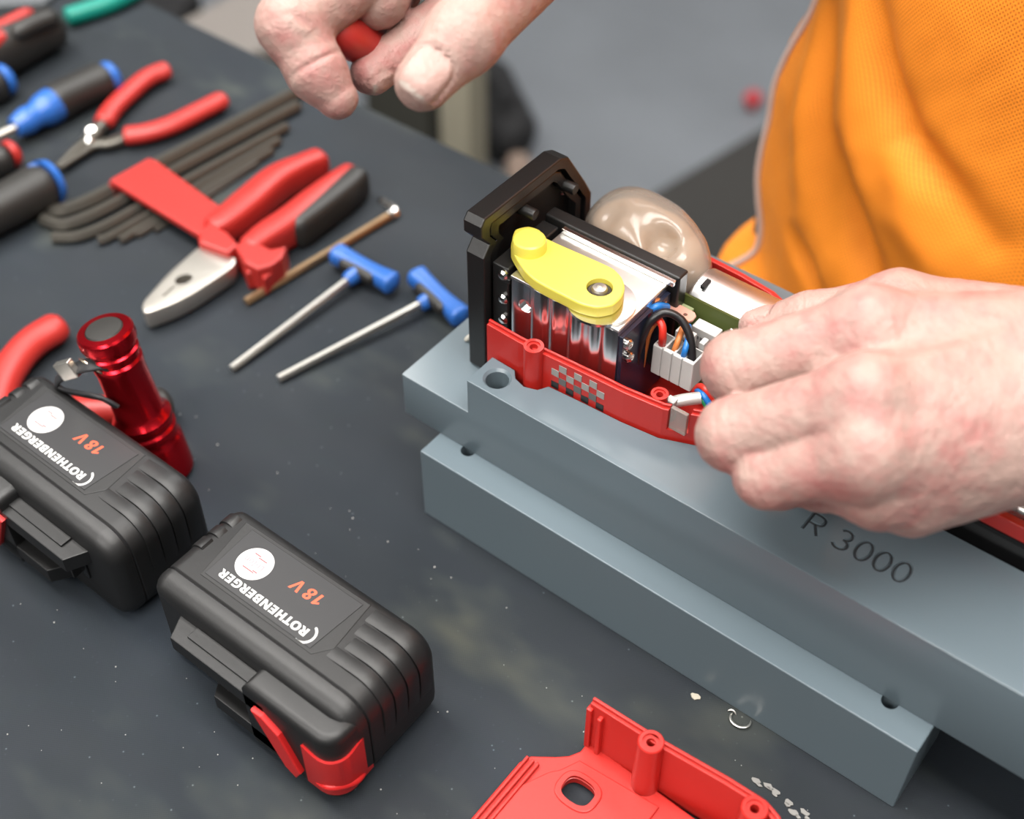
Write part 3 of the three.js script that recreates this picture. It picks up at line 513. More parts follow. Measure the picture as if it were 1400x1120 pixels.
// ---------- loose red housing half, inside up ----------
{
  const t = thing('housing_half', 'loose red plastic housing half lying open side up at the lower border', 'plastic housing', [-130, 0, -240]);
  const wall = [[-175, -290], [-137, -291], [-103, -293.5], [-84, -294], [-75, -291], [-69, -284], [-66, -272], [-64, -200]];
  const offw = (p, d) => p.map((q, i) => { const a = p[Math.max(0, i - 1)], b = p[Math.min(p.length - 1, i + 1)], tx = b[0] - a[0], tz = b[1] - a[1], l = Math.hypot(tx, tz); return [q[0] - tz / l * d, q[1] + tx / l * d]; });
  const band = (d0, d1, y0, y1, b) => prism([...offw(wall, d0), ...offw(wall, d1).reverse()], y0, y1, b);
  const w = obj('side_wall', band(0, 3.4, 1, 44, .4), M.red, t);
  obj('rim', band(.2, 1.8, 43.6, 46, .4), M.red, w);
  obj('rib', span(-176, -173, 6, 41, -290, -284.6, .7), M.red, w);
  obj('rib', span(-169.4, -167, 6, 39, -288, -284, .7), M.red, w);
  const fl = [[-175, -288], [-175, -281], [-178, -275.5], [-183, -271], [-192.5, -264], [-195, -258], [-195, -170], [-64, -170], [-64, -284]];
  const hx = [-162.8, -262.1], hp = Array.from({ length: 36 }, (_, i) => { const a = i / 36 * 6.2832; return [hx[0] + Math.sign(Math.cos(a)) * Math.abs(Math.cos(a)) ** .75 * 8.6, hx[1] + Math.sign(Math.sin(a)) * Math.abs(Math.sin(a)) ** .75 * 7.2]; });
  const big = (s, d) => hp.map(([x, z]) => [hx[0] + (x - hx[0]) * s, hx[1] + (z - hx[1]) * s]);
  const f = obj('floor_plate', prism(fl, 1, 7, .7, [hp]), M.red, t);
  obj('hole_rim', prism(big(1.3), 6.8, 9.6, .6, [hp]), M.red, f);
  obj('step', prism([[-186, -249], [-180, -262], [-176.5, -266], [-172, -276], [-128, -279.5], [-128, -170], [-186, -170]], 6.8, 8.6, .5, [big(1.28)]), M.red, f);
  for (const x of [-193.6, -190.4, -187.4]) obj('ridge', prism([[x, -262 - (x + 195) * .1], [x + 1.5, -262], [x + 1.5, -170], [x, -170]], 6.6, 9.4, .4), M.red, f);
  const boss = (x, z, r) => obj('screw_boss', cut(lathe([[.1, 5], [r * 1.1, 5], [r, 46.6], [r - .5, 47.2], [.1, 47.2]], [x, 0, z], [x, 9, z], 40), cylY(r * .36, 30, 50, x, z, 20), cylY(r * .66, 46, 50, x, z, 24)), M.red, t);
  boss(-140.5, -286, 6.2); boss(-86, -287, 6.2);
}
// ---------- hand tools on the mat ----------
// combination pliers
{
  const t = thing('combination_pliers', 'red handled combination pliers with bare steel jaws lying in front of the hex keys', 'pliers', [-582.6, 0, -446.7]);
  const half = (pts, y0, y1) => prism(pts, y0, y1, 1);
  const jawHole = circle(0, 0, 1, 1, 24);
  const hc = [-578.9, -394.1], d = [.26, -.965];        // along the jaws
  const eye = circle(0, 0, 1, 1, 28).map(([a, b]) => [hc[0] + d[0] * a * 6 - d[1] * b * 4.6, hc[1] + d[1] * a * 6 + d[0] * b * 4.6]);
  const outline = [[-580.3, -359.5], [-584.2, -365.4], [-591.7, -392.3], [-595.1, -416.2], [-595.6, -424.6], [-588.8, -428.9], [-578.2, -427.5], [-568.1, -430.6], [-563.2, -423.1], [-563.1, -409.2], [-563.9, -391.2], [-566.4, -375.7], [-572.2, -359.7], [-575.5, -357.1]];
  const oc = new THREE.CatmullRomCurve3(outline.map(p => V3(p[0], 0, p[1])), true, 'catmullrom', .3).getPoints(70).map(v => [v.x, v.z]); oc.pop();
  const jaws = obj('jaws', toCreasedNormals(cut(prism(oc, 3, 17, 1.4), prism(eye, -2, 30, 0), prism([[-577.7, -374.7], [-579.2, -386.1], [-577.9, -385.9], [-576.3, -374.4]], 12, 30, 0)), .6), std(lin(.56, .53, .48), .38, { metalness: .9 }), t);
  obj('eye_floor', prism(eye.map(([x, z]) => [hc[0] + (x - hc[0]) * .99, hc[1] + (z - hc[1]) * .99]), 3.4, 6, 0), M.black, jaws);
  const prof = (w, h) => tt => { const f = cap(tt, .07), k = w(tt); return ringOf(k * f, h(tt) * f, 20, .55); };
  const hA = obj('handle', sweep([[-604.8, 12, -438.8], [-602.5, 12.5, -455.9], [-603.8, 13, -479.8], [-606.9, 13, -510.4], [-602.9, 13, -533.3], [-599.3, 13, -551.7]], prof(x => 8.5 + 3.2 * Math.sin(Math.min(1, x * 1.25) * Math.PI), x => 10 + 2.5 * Math.sin(x * Math.PI)), { n: 50 }), M.redRubber, t);
  obj('collar', prism([[-602.2, -429.2], [-604, -441.7], [-585.9, -442], [-571.5, -437.6], [-570.3, -427.1], [-593.5, -422.4]], 2, 22.5, 2), M.redRubber, hA);
  const hB = obj('handle', sweep([[-568.3, 12, -438], [-568.5, 12.5, -457.5], [-566.5, 13, -478.2], [-568.5, 13, -506.4], [-570.5, 13, -532.4], [-570, 13, -553.5]], prof(x => 8 + 2.6 * Math.sin(Math.min(1, x * 1.3) * Math.PI), x => 10 + 2.5 * Math.sin(x * Math.PI)), { n: 50 }), M.redRubber, t);
  obj('collar', prism([[-572.8, -434.8], [-572.4, -446.7], [-551.4, -447.7], [-545.1, -456.4], [-538.9, -446], [-538.9, -436.6], [-543.4, -427.5], [-555.5, -427.4]], 2, 22, 2), M.redRubber, hB);
  obj('guard', prism([[-565.5, -432.5], [-550.6, -432.8], [-548.1, -448.1], [-539, -436.2], [-538.4, -427.4], [-548.5, -430.7], [-551.7, -424.4]], 1, 16, 1.6), M.redRubber, hB);
  obj('grip_insert', sweep([[-559.2, 11.5, -473.3], [-560, 12, -493], [-561.2, 12, -514.8], [-562.3, 12, -537.3], [-565, 12, -552.5]], x => { const f = cap(x, .1); return ringOf((8.4 + 1.6 * Math.sin(x * Math.PI)) * f, 12.6 * f, 20, .6); }, { n: 40 }), M.greyGrip, hB);
}
// circlip pliers beyond
{
  const t = thing('circlip_pliers', 'slim red handled circlip pliers with thin steel tips beyond the hex keys', 'pliers', [-764.3, 0, -478]);
  obj('jaw', sweep([[-753.9, 7, -428.7], [-760.2, 7, -448.7], [-762.5, 7.5, -465.9], [-764.2, 8, -473.2]], x => ringOf(2 + 4.5 * x, 2 + 2.4 * x, 12, .7), { n: 16 }), M.darkSteel, t);
  obj('jaw', sweep([[-752.1, 6, -429.6], [-754.7, 6, -448], [-755.2, 6, -465], [-748, 6, -472.9], [-743.1, 6, -488.5]], x => ringOf(1.8 + 3.6 * Math.sin(Math.min(1, x * 1.3) * 1.57), 2 + 2 * x, 12, .7), { n: 20 }), M.darkSteel, t);
  obj('pivot', [lathe([[5.5, 0], [5.5, 2], [4.2, 3.2], [.1, 3.4]], [-764.7, 9, -471], [-746, 30, -461.4]), lathe([[3.4, 0], [3.4, 2], [.1, 3]], [-758.9, 8, -463.1], [-736.3, 30, -450.6])], M.shinySteel, t);
  const grip = (pts) => obj('handle', rod(pts, 8.2, .06, { ry: 6.6, n: 40 }), M.redRubber, t);
  grip([[-766.9, 8.5, -483.3], [-775.6, 9, -498.7], [-783.6, 9, -523.9], [-788.2, 9, -548.8], [-784.1, 9, -566.6]]);
  grip([[-744.3, 8.5, -483.1], [-734.2, 9, -493.7], [-726.2, 9, -511.9], [-722.5, 9, -536.7], [-719.3, 9, -566.6]]);
  obj('handle_steel', [rod([[-763.6, 8, -471.2], [-766.8, 8.5, -484.6]], 5.4, .2, { straight: false })], M.darkSteel, t);
}
// pliers under the torch and the left battery
{
  const t = thing('pliers', 'red handled pliers lying behind the left battery pack and under the torch', 'pliers', [-603.6, 0, -294.4]);
  obj('handle', rod([[-556, 10, -212], [-581, 10, -240.2], [-604.4, 10, -268.9], [-614.4, 11, -296.1], [-613, 11, -322.9]], 11, .08, { ry: 9.5, n: 44 }), M.redRubber, t);
  obj('handle', rod([[-549.4, 10, -217.3], [-559.3, 10, -245.9], [-553.6, 10, -268.5], [-538.2, 10, -283.6], [-521.7, 10, -295.7]], 10, .05, { ry: 9, n: 44 }), M.redRubber, t);
  obj('handle_tip', rod([[-521.4, 12, -293.6], [-511.8, 13, -304.5], [-506.1, 13, -317.5]], 12, .25, { ry: 9, n: 20 }), M.greyGrip, t);
}
// fan of long hex keys and their red holder
{
  const P = [[[[-730.3, 5.2, -393.4], [-715.1, 5.2, -398], [-708.3, 5.2, -410.7], [-686, 5.2, -614.2]], 5.2],
    [[[-716.8, 4.6, -385.1], [-701.2, 4.6, -389.1], [-694, 4.6, -404], [-673.5, 4.6, -597.1]], 4.6],
    [[[-695.8, 4, -376.9], [-683.7, 4, -387.4], [-677.9, 4, -402.1], [-661.4, 4, -571.8]], 4],
    [[[-669.3, 3.4, -394.6], [-666.9, 3.4, -398.5], [-665.5, 3.4, -405.7], [-653.7, 3.4, -556.1]], 3.4],
    [[[-657.8, 3, -404.2], [-657, 3, -408.8], [-656.7, 3, -415.2], [-649.3, 3, -543.9]], 3],
    [[[-653.9, 2.4, -415.2], [-653.2, 2.4, -419.9], [-652.6, 2.4, -425.4], [-647.5, 2.4, -526.7]], 2.4],
    [[[-647.7, 1.9, -427], [-647.5, 1.9, -430.2], [-647.5, 1.9, -434.3], [-647.5, 1.9, -516.2]], 1.9],
    [[[-645.9, 1.5, -436.2], [-646.2, 1.5, -439.1], [-646.2, 1.5, -443.2], [-647.3, 1.5, -507]], 1.5]];
  const words = ['thickest and farthest', 'second farthest', 'third farthest', 'fourth farthest', 'fourth nearest', 'third nearest', 'second nearest', 'thinnest and nearest'];
  P.forEach(([p, r], i) => {
    const t = thing('hex_key', `long dark steel hex key, ${words[i]} in the fan under the red clip`, 'hex key', [p[2][0], 0, p[2][2]], { group: 'long hex keys in the fan' });
    obj('shaft', sweep([p[0], p[1], p[2], [p[2][0] * .6 + p[3][0] * .4, r, p[2][2] * .6 + p[3][2] * .4], p[3]], () => ringOf(r, r, 6), { n: 40, smooth: .3 }), M.darkSteel, t);
  });
  const h = thing('key_holder', 'flat red plastic clip holding the fan of hex keys', 'tool holder', [-673.3, 0, -460.5]);
  obj('strap', prism([[-701.8, -436], [-699.5, -470.9], [-691.1, -471.9], [-603.3, -461.5], [-595.6, -451.3], [-609.1, -432.7]], 10.8, 16, 1.2), M.redRubber, h);
  obj('foot', [prism([[-702.6, -435.6], [-701.2, -468.6], [-696.9, -467.6], [-698.2, -435.8]], 0, 11.4, .6).translate(-1.4, 0, 0), prism([[-610.5, -435.9], [-604.7, -460.6], [-601.6, -459], [-606.6, -434.9]], 0, 11.4, .6)], M.redRubber, h);
}
// single bronze key with a bright short arm
{
  const t = thing('bent_key', 'single bronze hex key with a bright short arm, beside the blue handles', 'hex key', [-539.1, 0, -480.9]);
  obj('long_arm', sweep([[-543.5, 3, -413.3], [-535.8, 3, -477.9], [-528.7, 3.4, -538.4]], () => ringOf(3, 3, 6), { n: 16, smooth: .3 }), M.bronze, t);
  obj('short_arm', rod([[-528.7, 3.4, -538.4], [-527.4, 3.8, -544], [-529.9, 5, -545.4], [-540.3, 12, -540.7]], 3.4, .05, { k: 6, n: 20 }), M.shinySteel, t);
}
// two T-handle drivers
function tDriver(label, h0, h1, c0, c1, tip) {
  const t = thing('hex_driver', label, 'hex driver', [c0[0], 0, c0[2]]);
  const sh = x => 1 - .28 * Math.sin(x * Math.PI) ** .8;
  obj('handle', sweep([h0, [(h0[0] + h1[0]) / 2, (h0[1] + h1[1]) / 2 + .5, (h0[2] + h1[2]) / 2], h1], x => { const f = cap(x, .08) * sh(x); return ringOf(8.4 * f, 7.6 * f, 20, .7); }, { n: 36 }), M.blue, t);
  const ins = (a) => [h0[0] + (h1[0] - h0[0]) * a, h0[1] + (h1[1] - h0[1]) * a + 2.2, h0[2] + (h1[2] - h0[2]) * a];
  obj('grip_inlay', [sweep([ins(.20), ins(.5), ins(.80)], x => { const f = cap(x, .15); return ringOf(6.6 * f, 4.6 * f, 16, .7); }, { n: 20 })].map(g => g.translate(-1.2, -1.6, 2.6)), M.greyGrip, t, { label: 'grey grip inlay' });
  const e = ins(.90); obj('end_hole', lathe([[2.0, 0], [2.0, .8], [.1, .8]], [e[0], e[1] + 3.6, e[2]], [e[0], e[1] + 20, e[2]], 16), M.black, t);
  const mid = [c1[0], c1[1], c1[2]];
  obj('collar', lathe([[5.8, 0], [5.4, 6], [4.6, 9], [.1, 9]], c0, mid, 20), M.blue, t);
  obj('shaft', sweep([c0, tip], () => ringOf(2.6, 2.6, 6), { straight: true, smooth: .3 }), M.satinSteel, t);
}
tDriver('blue T-handle hex driver whose handle overlaps the bronze key', [-526.5, 10, -480.5], [-471, 10, -481.2], [-500, 9, -474.9], [-501.2, 8, -468.9], [-505.5, 3, -364]);
tDriver('blue T-handle hex driver nearest the grey fixture', [-469.2, 10, -497.6], [-414.4, 10, -483.1], [-444.7, 9, -486.7], [-447.1, 8, -479.9], [-475.9, 3, -375.7]);

// screwdrivers along the left border
function driver(label, pts, opt) {
  const t = thing('screwdriver', label, 'screwdriver', [pts.mid[0], 0, pts.mid[2]]);
  if (pts.shaft) obj('shaft', rod(pts.shaft, 3.4, .04, { n: 16 }), M.satinSteel, t);
  if (pts.bolster) obj('bolster', sweep(pts.bolster, x => { const k = 6 + 6.4 * Math.sin(Math.min(1, .15 + x) * 1.6) - 2.4 * Math.exp(-(((x - .55) / .16) ** 2)) + 1.2 * x; return ringOf(k, k, 18); }, { n: 30 }), opt.c, t);
  obj('handle', sweep(pts.handle, x => { const k = (opt.r || 13) * (1 - .10 * Math.sin(x * 3.1)) * cap(x, .12); return ringOf(k, k, 20, .86); }, { n: 36 }), M.greyGrip, t);
  if (pts.cap) obj('end_cap', sweep(pts.cap, x => { const k = (opt.r || 13) * .86 * cap(.5 + x * .5, .35); return ringOf(k, k, 20); }, { n: 16 }), opt.c, t);
  if (pts.band) obj('band', sweep(pts.band, x => ringOf((opt.r || 13) * (1.02 - .1 * x), (opt.r || 13) * (1.02 - .1 * x), 20), { n: 6 }), opt.c, t);
  if (pts.dot) obj('dot', lathe([[4.6, 0], [4.2, 1.2], [.1, 1.6]], pts.dot[0], pts.dot[1], 18), opt.c, t);
}
driver('grey handled screwdriver with a wide blue bolster and a bare shaft', { mid: [-821.2, 0, -482.4], shaft: [[-814.9, 14, -387.9], [-807.6, 14, -441.4]], bolster: [[-808.8, 14, -435.6], [-809.1, 14, -453.4], [-810.1, 14, -473.5]], handle: [[-811.1, 14, -470.2], [-809.7, 14, -495.1], [-806.8, 13, -525]], cap: [[-807, 13, -522.2], [-805.4, 13, -532.7]] }, { c: M.blue, r: 15 });
driver('grey handled screwdriver with a blue end ring and blue dot', { mid: [-754.1, 0, -395], handle: [[-741.9, 17, -323.7], [-735.4, 17, -361], [-732.4, 16, -411.4]], band: [[-733.2, 16.4, -405.7], [-733.2, 16, -410.8]], dot: [[-736.8, 29, -401], [-703.7, 60, -384.1]] }, { c: M.blue, r: 17 });
driver('dark screwdriver with a blue end, cut by the left border', { mid: [-890.2, 0, -479.9], handle: [[-868.1, 14, -407.2], [-869, 14, -441], [-867.7, 14, -470.1]], cap: [[-867.7, 14, -468.8], [-866.9, 14, -478.6]] }, { c: M.blue, r: 15 });
driver('dark handle with a red end, cut by the left border', { mid: [-806.3, 0, -415.7], handle: [[-790.9, 13, -357.7], [-788.8, 13, -381], [-785.1, 13, -413]], cap: [[-786, 13, -412.3], [-785.2, 13, -420.9]] }, { c: M.redRubber, r: 12 });
{
  const t = thing('cutter', 'thick dark grey handle with red trim in the upper left corner', 'hand tool', [-915.5, 0, -528.7]);
  obj('handle', sweep([[-895.7, 20, -449.3], [-898.6, 20, -489.5], [-895, 20, -522.6], [-888.1, 19, -548.5]], x => { const k = (19 + 3 * Math.sin(x * 5)) * cap(x, .12); return ringOf(k, k * .95, 20, .75); }, { n: 36 }), M.greyGrip, t);
  obj('red_trim', [rod([[-897.5, 34, -482.9], [-896.7, 36, -504], [-899.5, 34, -531.3]], 6, .2), rod([[-883.9, 34, -459.1], [-886.8, 34, -483.2], [-889.3, 34, -494.8]], 7, .2)], M.redRubber, t);
  obj('grip_pad', rod([[-883.9, 34, -496.3], [-881.2, 36, -516.1], [-880, 33, -540.2]], 7.5, .2), M.greyGrip, t);
}
{
  const t = thing('hose', 'green hose end lying across the far corner of the mat', 'hose', [-916.1, 0, -598.6]);
  obj('hose_tube', rod([[-912.2, 8, -564.8], [-906, 8, -584.5], [-900.7, 8, -603.7], [-899.7, 8, -635.2], [-903.2, 8, -680.2]], 8, .03), plastic(lin(0, 0.192, 0.147), .4), t);
}
// swarf on the mat
{
  const curl = (x, z, r, a0, a1, th) => { const p = []; for (let i = 0; i <= 14; i++) { const a = a0 + (a1 - a0) * i / 14; p.push([x + r * Math.cos(a), th + 1.1 * Math.sin(i * .25), z + r * .9 * Math.sin(a)]); } return p; };
  const c = [-123.6, -347.8];
  const a = thing('metal_shaving', 'curled bright metal shaving beside the front rail', 'metal shaving', [c[0], 0, c[1]]);
  obj('curl', [sweep(curl(c[0], c[1], 5.2, -.6, 3.4, .9), x => ringOf(.8 * cap(x, .3), .35, 8), { n: 26 }), sweep(curl(c[0] - 5, c[1] + 1, 3, 3.6, 5.4, .8), x => ringOf(.5 * cap(x, .3), .3, 8), { n: 16 })], M.satinSteel, a);
  const chips = [[-148.7, -345.4], [-99.8, -323.6], [-93.9, -324.7], [-89.8, -324.6], [-81.8, -323.5], [-77.5, -320.2], [-73.1, -323.6]];
  const flake = (n, x, z, s, m, par, tilt = 0) => { const pts = Array.from({ length: 9 }, (_, i) => { const q = i / 9 * 6.2832; return [x + s * (1 + .7 * rnd()) * Math.cos(q), z + s * (.5 + .5 * rnd()) * Math.sin(q)]; }); return prism(pts, .15, .9, .1); };
  tag(obj('metal_flakes', chips.slice(1).flatMap(([x, z]) => [flake('f', x, z, 1.9), flake('f', x + 3 * rnd(), z + 2 * rnd(), 1.1)]), std(lin(0.218, 0.211, 0.198), .6), scene, { kind: 'stuff' }), 'grey metal flakes scattered beside the loose red housing half', 'metal flakes');
  const b = thing('plastic_chip', 'small pale chip on the mat between battery and rail', 'chip', [chips[0][0], 0, chips[0][1]]);
  obj('flake', flake('f', chips[0][0], chips[0][1], 2.2), std(lin(0.352, 0.32, 0.256), .6), b);
  const e = [-352.1, -413.8]; const d = thing('plastic_chip', 'pale sliver lying on the lower step of the grey fixture', 'chip', [e[0], 83, e[1]]);
  obj('sliver', rod([[-351.2, 84, -409.4], [-350.1, 85, -412.7], [-351.1, 84, -417]], 1.6, .4), std(lin(0.422, 0.41, 0.358), .5), d);
  const list = [];
  for (let i = 0; i < 230; i++) { const x = -620 + 640 * rnd(), z = -330 + 300 * rnd(); const s = .25 + .45 * rnd() * rnd(); list.push(tr(new THREE.IcosahedronGeometry(s, 0), x, s * .6, z)); }
  tag(obj('crumbs', list, std(lin(0.352, 0.346, 0.333), .7), scene, { kind: 'stuff' }), 'tiny pale crumbs strewn over the near part of the mat', 'crumbs');
}
// ---------- the person: body with both hands, orange shirt, dark trousers ----------
function chain(pts) { const o = []; for (let i = 0; i < pts.length - 1; i++) { const a = pts[i], b = pts[i + 1]; o.push(bone(a.slice(0, 3), b.slice(0, 3), a[3], b[3])); } return o; }
const jn = (p, r) => [...p, r];
const union = (list, k) => (x, y, z) => { let d = list[0](x, y, z); for (let i = 1; i < list.length; i++) d = smin(d, list[i](x, y, z), k); return d; };
// a nail: flattened, slightly raised patch on the finger's back, with a groove round its root
function nailOf(c, along, up, la, lb, r) {
  const A = V3(...along).normalize(), Uu = V3(...up); Uu.addScaledVector(A, -Uu.dot(A)).normalize(); const B = V3().crossVectors(A, Uu);
  const loc = (x, y, z) => { const d = V3(x - c[0], y - c[1], z - c[2]); return [d.dot(A), d.dot(B), d.dot(Uu)]; };
  const rad = (a, b) => Math.pow(Math.pow(Math.abs(a / la), 3.2) + Math.pow(Math.abs(b / lb), 3.2), 1 / 3.2);
  return {
    shape: (h, x, y, z) => { const [a, b, n] = loc(x, y, z); if (n < 0 || Math.abs(a) > la * 1.6) return h; const q = rad(a, b); if (q > 1.4) return h; h += .9 * Math.max(0, 1 - Math.abs(q - 1.1) / .12) * (a < la * .5 ? 1 : .35); if (q < 1.04) { h = smax(h, n + b * b * .012 - (r - .7), 1.5); h -= .55 * Math.min(1, Math.max(0, (1.02 - q) / .06)); } return h; },
    in: (x, y, z) => { const [a, b, n] = loc(x, y, z); return { r: rad(a, b), n: n / r, a: a / la }; },
  };
}
const skinCol = (spots, nails) => (x, y, z) => {
  let r = .345, g = .232, b = .200;
  const n1 = N(x / 26, y / 26, z / 26), n2 = N(x / 9 + 5, y / 9, z / 9), n3 = N(x / 3.2, y / 3.2 + 9, z / 3.2), n4 = N(x / 1.5, y / 1.5, z / 1.5 + 4);
  let red = .12 + .40 * n1 + .50 * n2 + .34 * n3; for (const [c, s, w] of spots) red += w * Math.exp(-((x - c[0]) ** 2 + (y - c[1]) ** 2 + (z - c[2]) ** 2) / (s * s));
  red = Math.max(0, Math.min(1, red)); r -= .015 * red; g -= .105 * red; b -= .082 * red;
  const v = 1 + .05 * n3 + .05 * n4; r *= v; g *= v; b *= v;
  const f = N(x / 2.6 + 40, y / 2.6, z / 2.6); if (f > .52) { const t = (f - .52) * 1.6; r -= .12 * t; g -= .10 * t; b -= .08 * t; }
  for (const nl of nails) { const q = nl.in(x, y, z); if (q.n > .2 && q.r < 1) { const t = Math.min(1, (1 - q.r) * 8); const fr = q.a > .78 ? 1 : 0; r += (.39 - r) * t; g += ((fr ? .34 : .25) - g) * t; b += ((fr ? .30 : .22) - b) * t; } }
  return [r, g, b];
};
const wrinkle = (x, y, z) => .34 * N(x / 7, y / 7, z / 7) + .22 * N(x / 3, y / 3 + 7, z / 3);
// crease: thin groove across a finger at c, normal to direction d, within radius rr
const crease = (c, d, rr, depth, w) => { const D = V3(...d).normalize(); return (x, y, z) => { const dx = x - c[0], dy = y - c[1], dz = z - c[2], s = dx * D.x + dy * D.y + dz * D.z, q = dx * dx + dy * dy + dz * dz; if (q > rr * rr * 4) return 0; return depth * Math.exp(-((s / w) ** 2)) * Math.exp(-q / (rr * rr)); }; };
const sub3 = (a, b) => [a[0] - b[0], a[1] - b[1], a[2] - b[2]];

// left hand (resting on the tool): back up, fingers reaching in
const LH = {
  wristA: [-59.6, 206, -469], wristB: [-43.1, 192, -438.8],
  iM: [-134.4, 212, -417.2], iP: [-176.6, 186, -389.1], iD: [-181.1, 158, -409.7], iT: [-180.5, 140, -423.9],
  mM: [-116.5, 212, -380.4], mP: [-160.5, 178, -361], mD: [-161.6, 152, -380.1], mT: [-161.8, 134, -398],
  rM: [-104.7, 200, -365.4], rP: [-139.5, 172, -354.9], rD: [-142.6, 146, -377.5], rT: [-143.7, 130, -397.2],
  pM: [-98.1, 180, -369.7], pP: [-126.9, 150, -383.4], pD: [-136.3, 128, -405.2], pT: [-138.2, 114, -424.7],
  tC: [-90.6, 186, -486.4], tM: [-142.2, 180, -475.5], tI: [-176, 163, -459], tT: [-196.4, 152, -450.1],
};
const ELB_L = [172, 262, -700], SH_L = [120, 600, -790], ELB_R = [-395, 330, -720], SH_R = [-330, 600, -790];
const wristL = [(LH.wristA[0] + LH.wristB[0]) / 2, (LH.wristA[1] + LH.wristB[1]) / 2 - 2, (LH.wristA[2] + LH.wristB[2]) / 2];
const nailL = nailOf([LH.tT[0] - 1, LH.tT[1], LH.tT[2]], sub3(LH.tT, LH.tI), [-.15, .95, -.3], 9, 7, 10.8);
{
  const fing = [chain([jn(LH.iM, 17), jn(LH.iP, 15.6), jn(LH.iD, 13.6), jn(LH.iT, 11.5)]), chain([jn(LH.mM, 17), jn(LH.mP, 15.6), jn(LH.mD, 13.6), jn(LH.mT, 11.5)]), chain([jn(LH.rM, 16), jn(LH.rP, 13.8), jn(LH.rD, 12.6), jn(LH.rT, 10.8)]), chain([jn(LH.pM, 14.5), jn(LH.pP, 12), jn(LH.pD, 10.8), jn(LH.pT, 9.6)])];
  const thumb = union([...chain([jn(LH.tC, 20), jn(LH.tM, 15.6)]), ...chain([jn(LH.tM, 15.2), jn(LH.tI, 12.8), jn(LH.tT, 10.8)])], 8);
  const mid = (a, b, t, dy = 0) => [a[0] + (b[0] - a[0]) * t, a[1] + (b[1] - a[1]) * t + dy, a[2] + (b[2] - a[2]) * t];
  const metas = union([bone(LH.wristA, LH.iM, 25, 16.5), bone(mid(LH.wristA, LH.wristB, .33), LH.mM, 24, 16.5), bone(mid(LH.wristA, LH.wristB, .66), LH.rM, 24, 16), bone(LH.wristB, LH.pM, 24, 15)], 15);
  const web = union([bone(mid(LH.iM, LH.iP, .2, -6), mid(LH.mM, LH.mP, .2, -6), 10, 10), bone(mid(LH.mM, LH.mP, .2, -6), mid(LH.rM, LH.rP, .2, -6), 10, 10), bone(mid(LH.rM, LH.rP, .2, -5), mid(LH.pM, LH.pP, .2, -5), 9, 9)], 8);
  const palm = union([bone(mid(LH.iM, LH.wristA, .2, -20), mid(LH.wristA, LH.wristB, .3, -14), 16, 18), bone(mid(LH.pM, LH.wristB, .2, -14), mid(LH.wristA, LH.wristB, .8, -14), 16, 18)], 14);
  const thenar = bone(LH.tM, mid(LH.iM, LH.wristA, .45, -8), 11, 18);
  const tendons = [[LH.iM, LH.wristA, .05], [LH.mM, LH.wristA, .45], [LH.rM, LH.wristB, -.1]].map(([a, b]) => bone(mid(a, [0, 0, 0], 0, 13.4), mid(a, b, .75, 17.5), 2.6, 1.6));
  const fore = bone(wristL, ELB_L, 33, 50);
  const creases = [crease(LH.iP, sub3(LH.iP, LH.iM), 20, .5, 1.2), crease(mid(LH.iP, LH.iM, .1), sub3(LH.iP, LH.iM), 20, .5, 1), crease(LH.mP, sub3(LH.mP, LH.mM), 20, .5, 1.2), crease(mid(LH.mP, LH.mM, .1), sub3(LH.mP, LH.mM), 20, .45, 1), crease(LH.rP, sub3(LH.rP, LH.rM), 18, .5, 1.1), crease(LH.tI, sub3(LH.tI, LH.tM), 16, .7, 1.2), crease(mid(LH.tI, LH.tM, .1), sub3(LH.tI, LH.tM), 16, .6, 1)];
  const f0 = fing.map(c => union(c, 5));
  const knob = [[LH.iM, 10.5], [LH.mM, 11], [LH.rM, 9]].map(([p, r]) => bone(mid(p, p, 0, 8.5), mid(p, p, 0.001, 8.4), r, r));
  var handL = (x, y, z) => {
    let h = smin(metas(x, y, z), palm(x, y, z), 12); h = smin(h, fore(x, y, z), 24);
    for (const k of knob) h = smin(h, k(x, y, z), 9);
    let f = smin(f0[0](x, y, z), f0[1](x, y, z), 2.2); f = smin(f, f0[2](x, y, z), 2.2); f = smin(f, f0[3](x, y, z), 2.2);
    h = smin(h, f, 9); h = smin(h, web(x, y, z), 5);
    h = smin(h, smin(thumb(x, y, z), thenar(x, y, z), 9), 7);
    if (h < 8) { for (const t of tendons) h = smin(h, t(x, y, z), 5.5); h = nailL.shape(h, x, y, z); for (const c of creases) h += c(x, y, z); h += wrinkle(x, y, z); }
    return h;
  };
}
const spotsL = [[LH.iP, 16, .25], [LH.mP, 16, .3], [LH.rP, 15, .35], [LH.iM, 22, .1], [LH.mM, 20, .15], [LH.rM, 24, .25], [LH.pM, 30, .4], [LH.pP, 22, .45], [LH.tT, 10, .2]];

// right hand (raised, closing round the red pliers handles)
const RH = {
  iM: [-403.6, 292, -427.5], iP: [-406.2, 282, -362.1], iD: [-389.8, 266, -359], iT: [-379.4, 256, -359.9],
  mM: [-415.3, 290, -445.8], mP: [-399.5, 277, -410.6], mD: [-420.3, 258, -445.9], mT: [-433, 250, -470.9],
  rM: [-392.8, 278, -493.3], rP: [-379.2, 262, -453.2], rD: [-385.1, 254, -423.5], rT: [-388.3, 249, -391.6],
  pM: [-397.9, 266, -524.1], pP: [-397.1, 246, -504.5], pD: [-392.8, 240, -475], pT: [-394.9, 238, -459.8],
  tM: [-350.4, 292, -489], tI: [-337.3, 284, -399.5], tT: [-338.4, 274, -372.5], wr: [-395.6, 330, -502.9],
};
const camDir = p => { const d = V3(-p[0], 600 - p[1], -p[2]).normalize(); return [d.x, d.y, d.z]; };
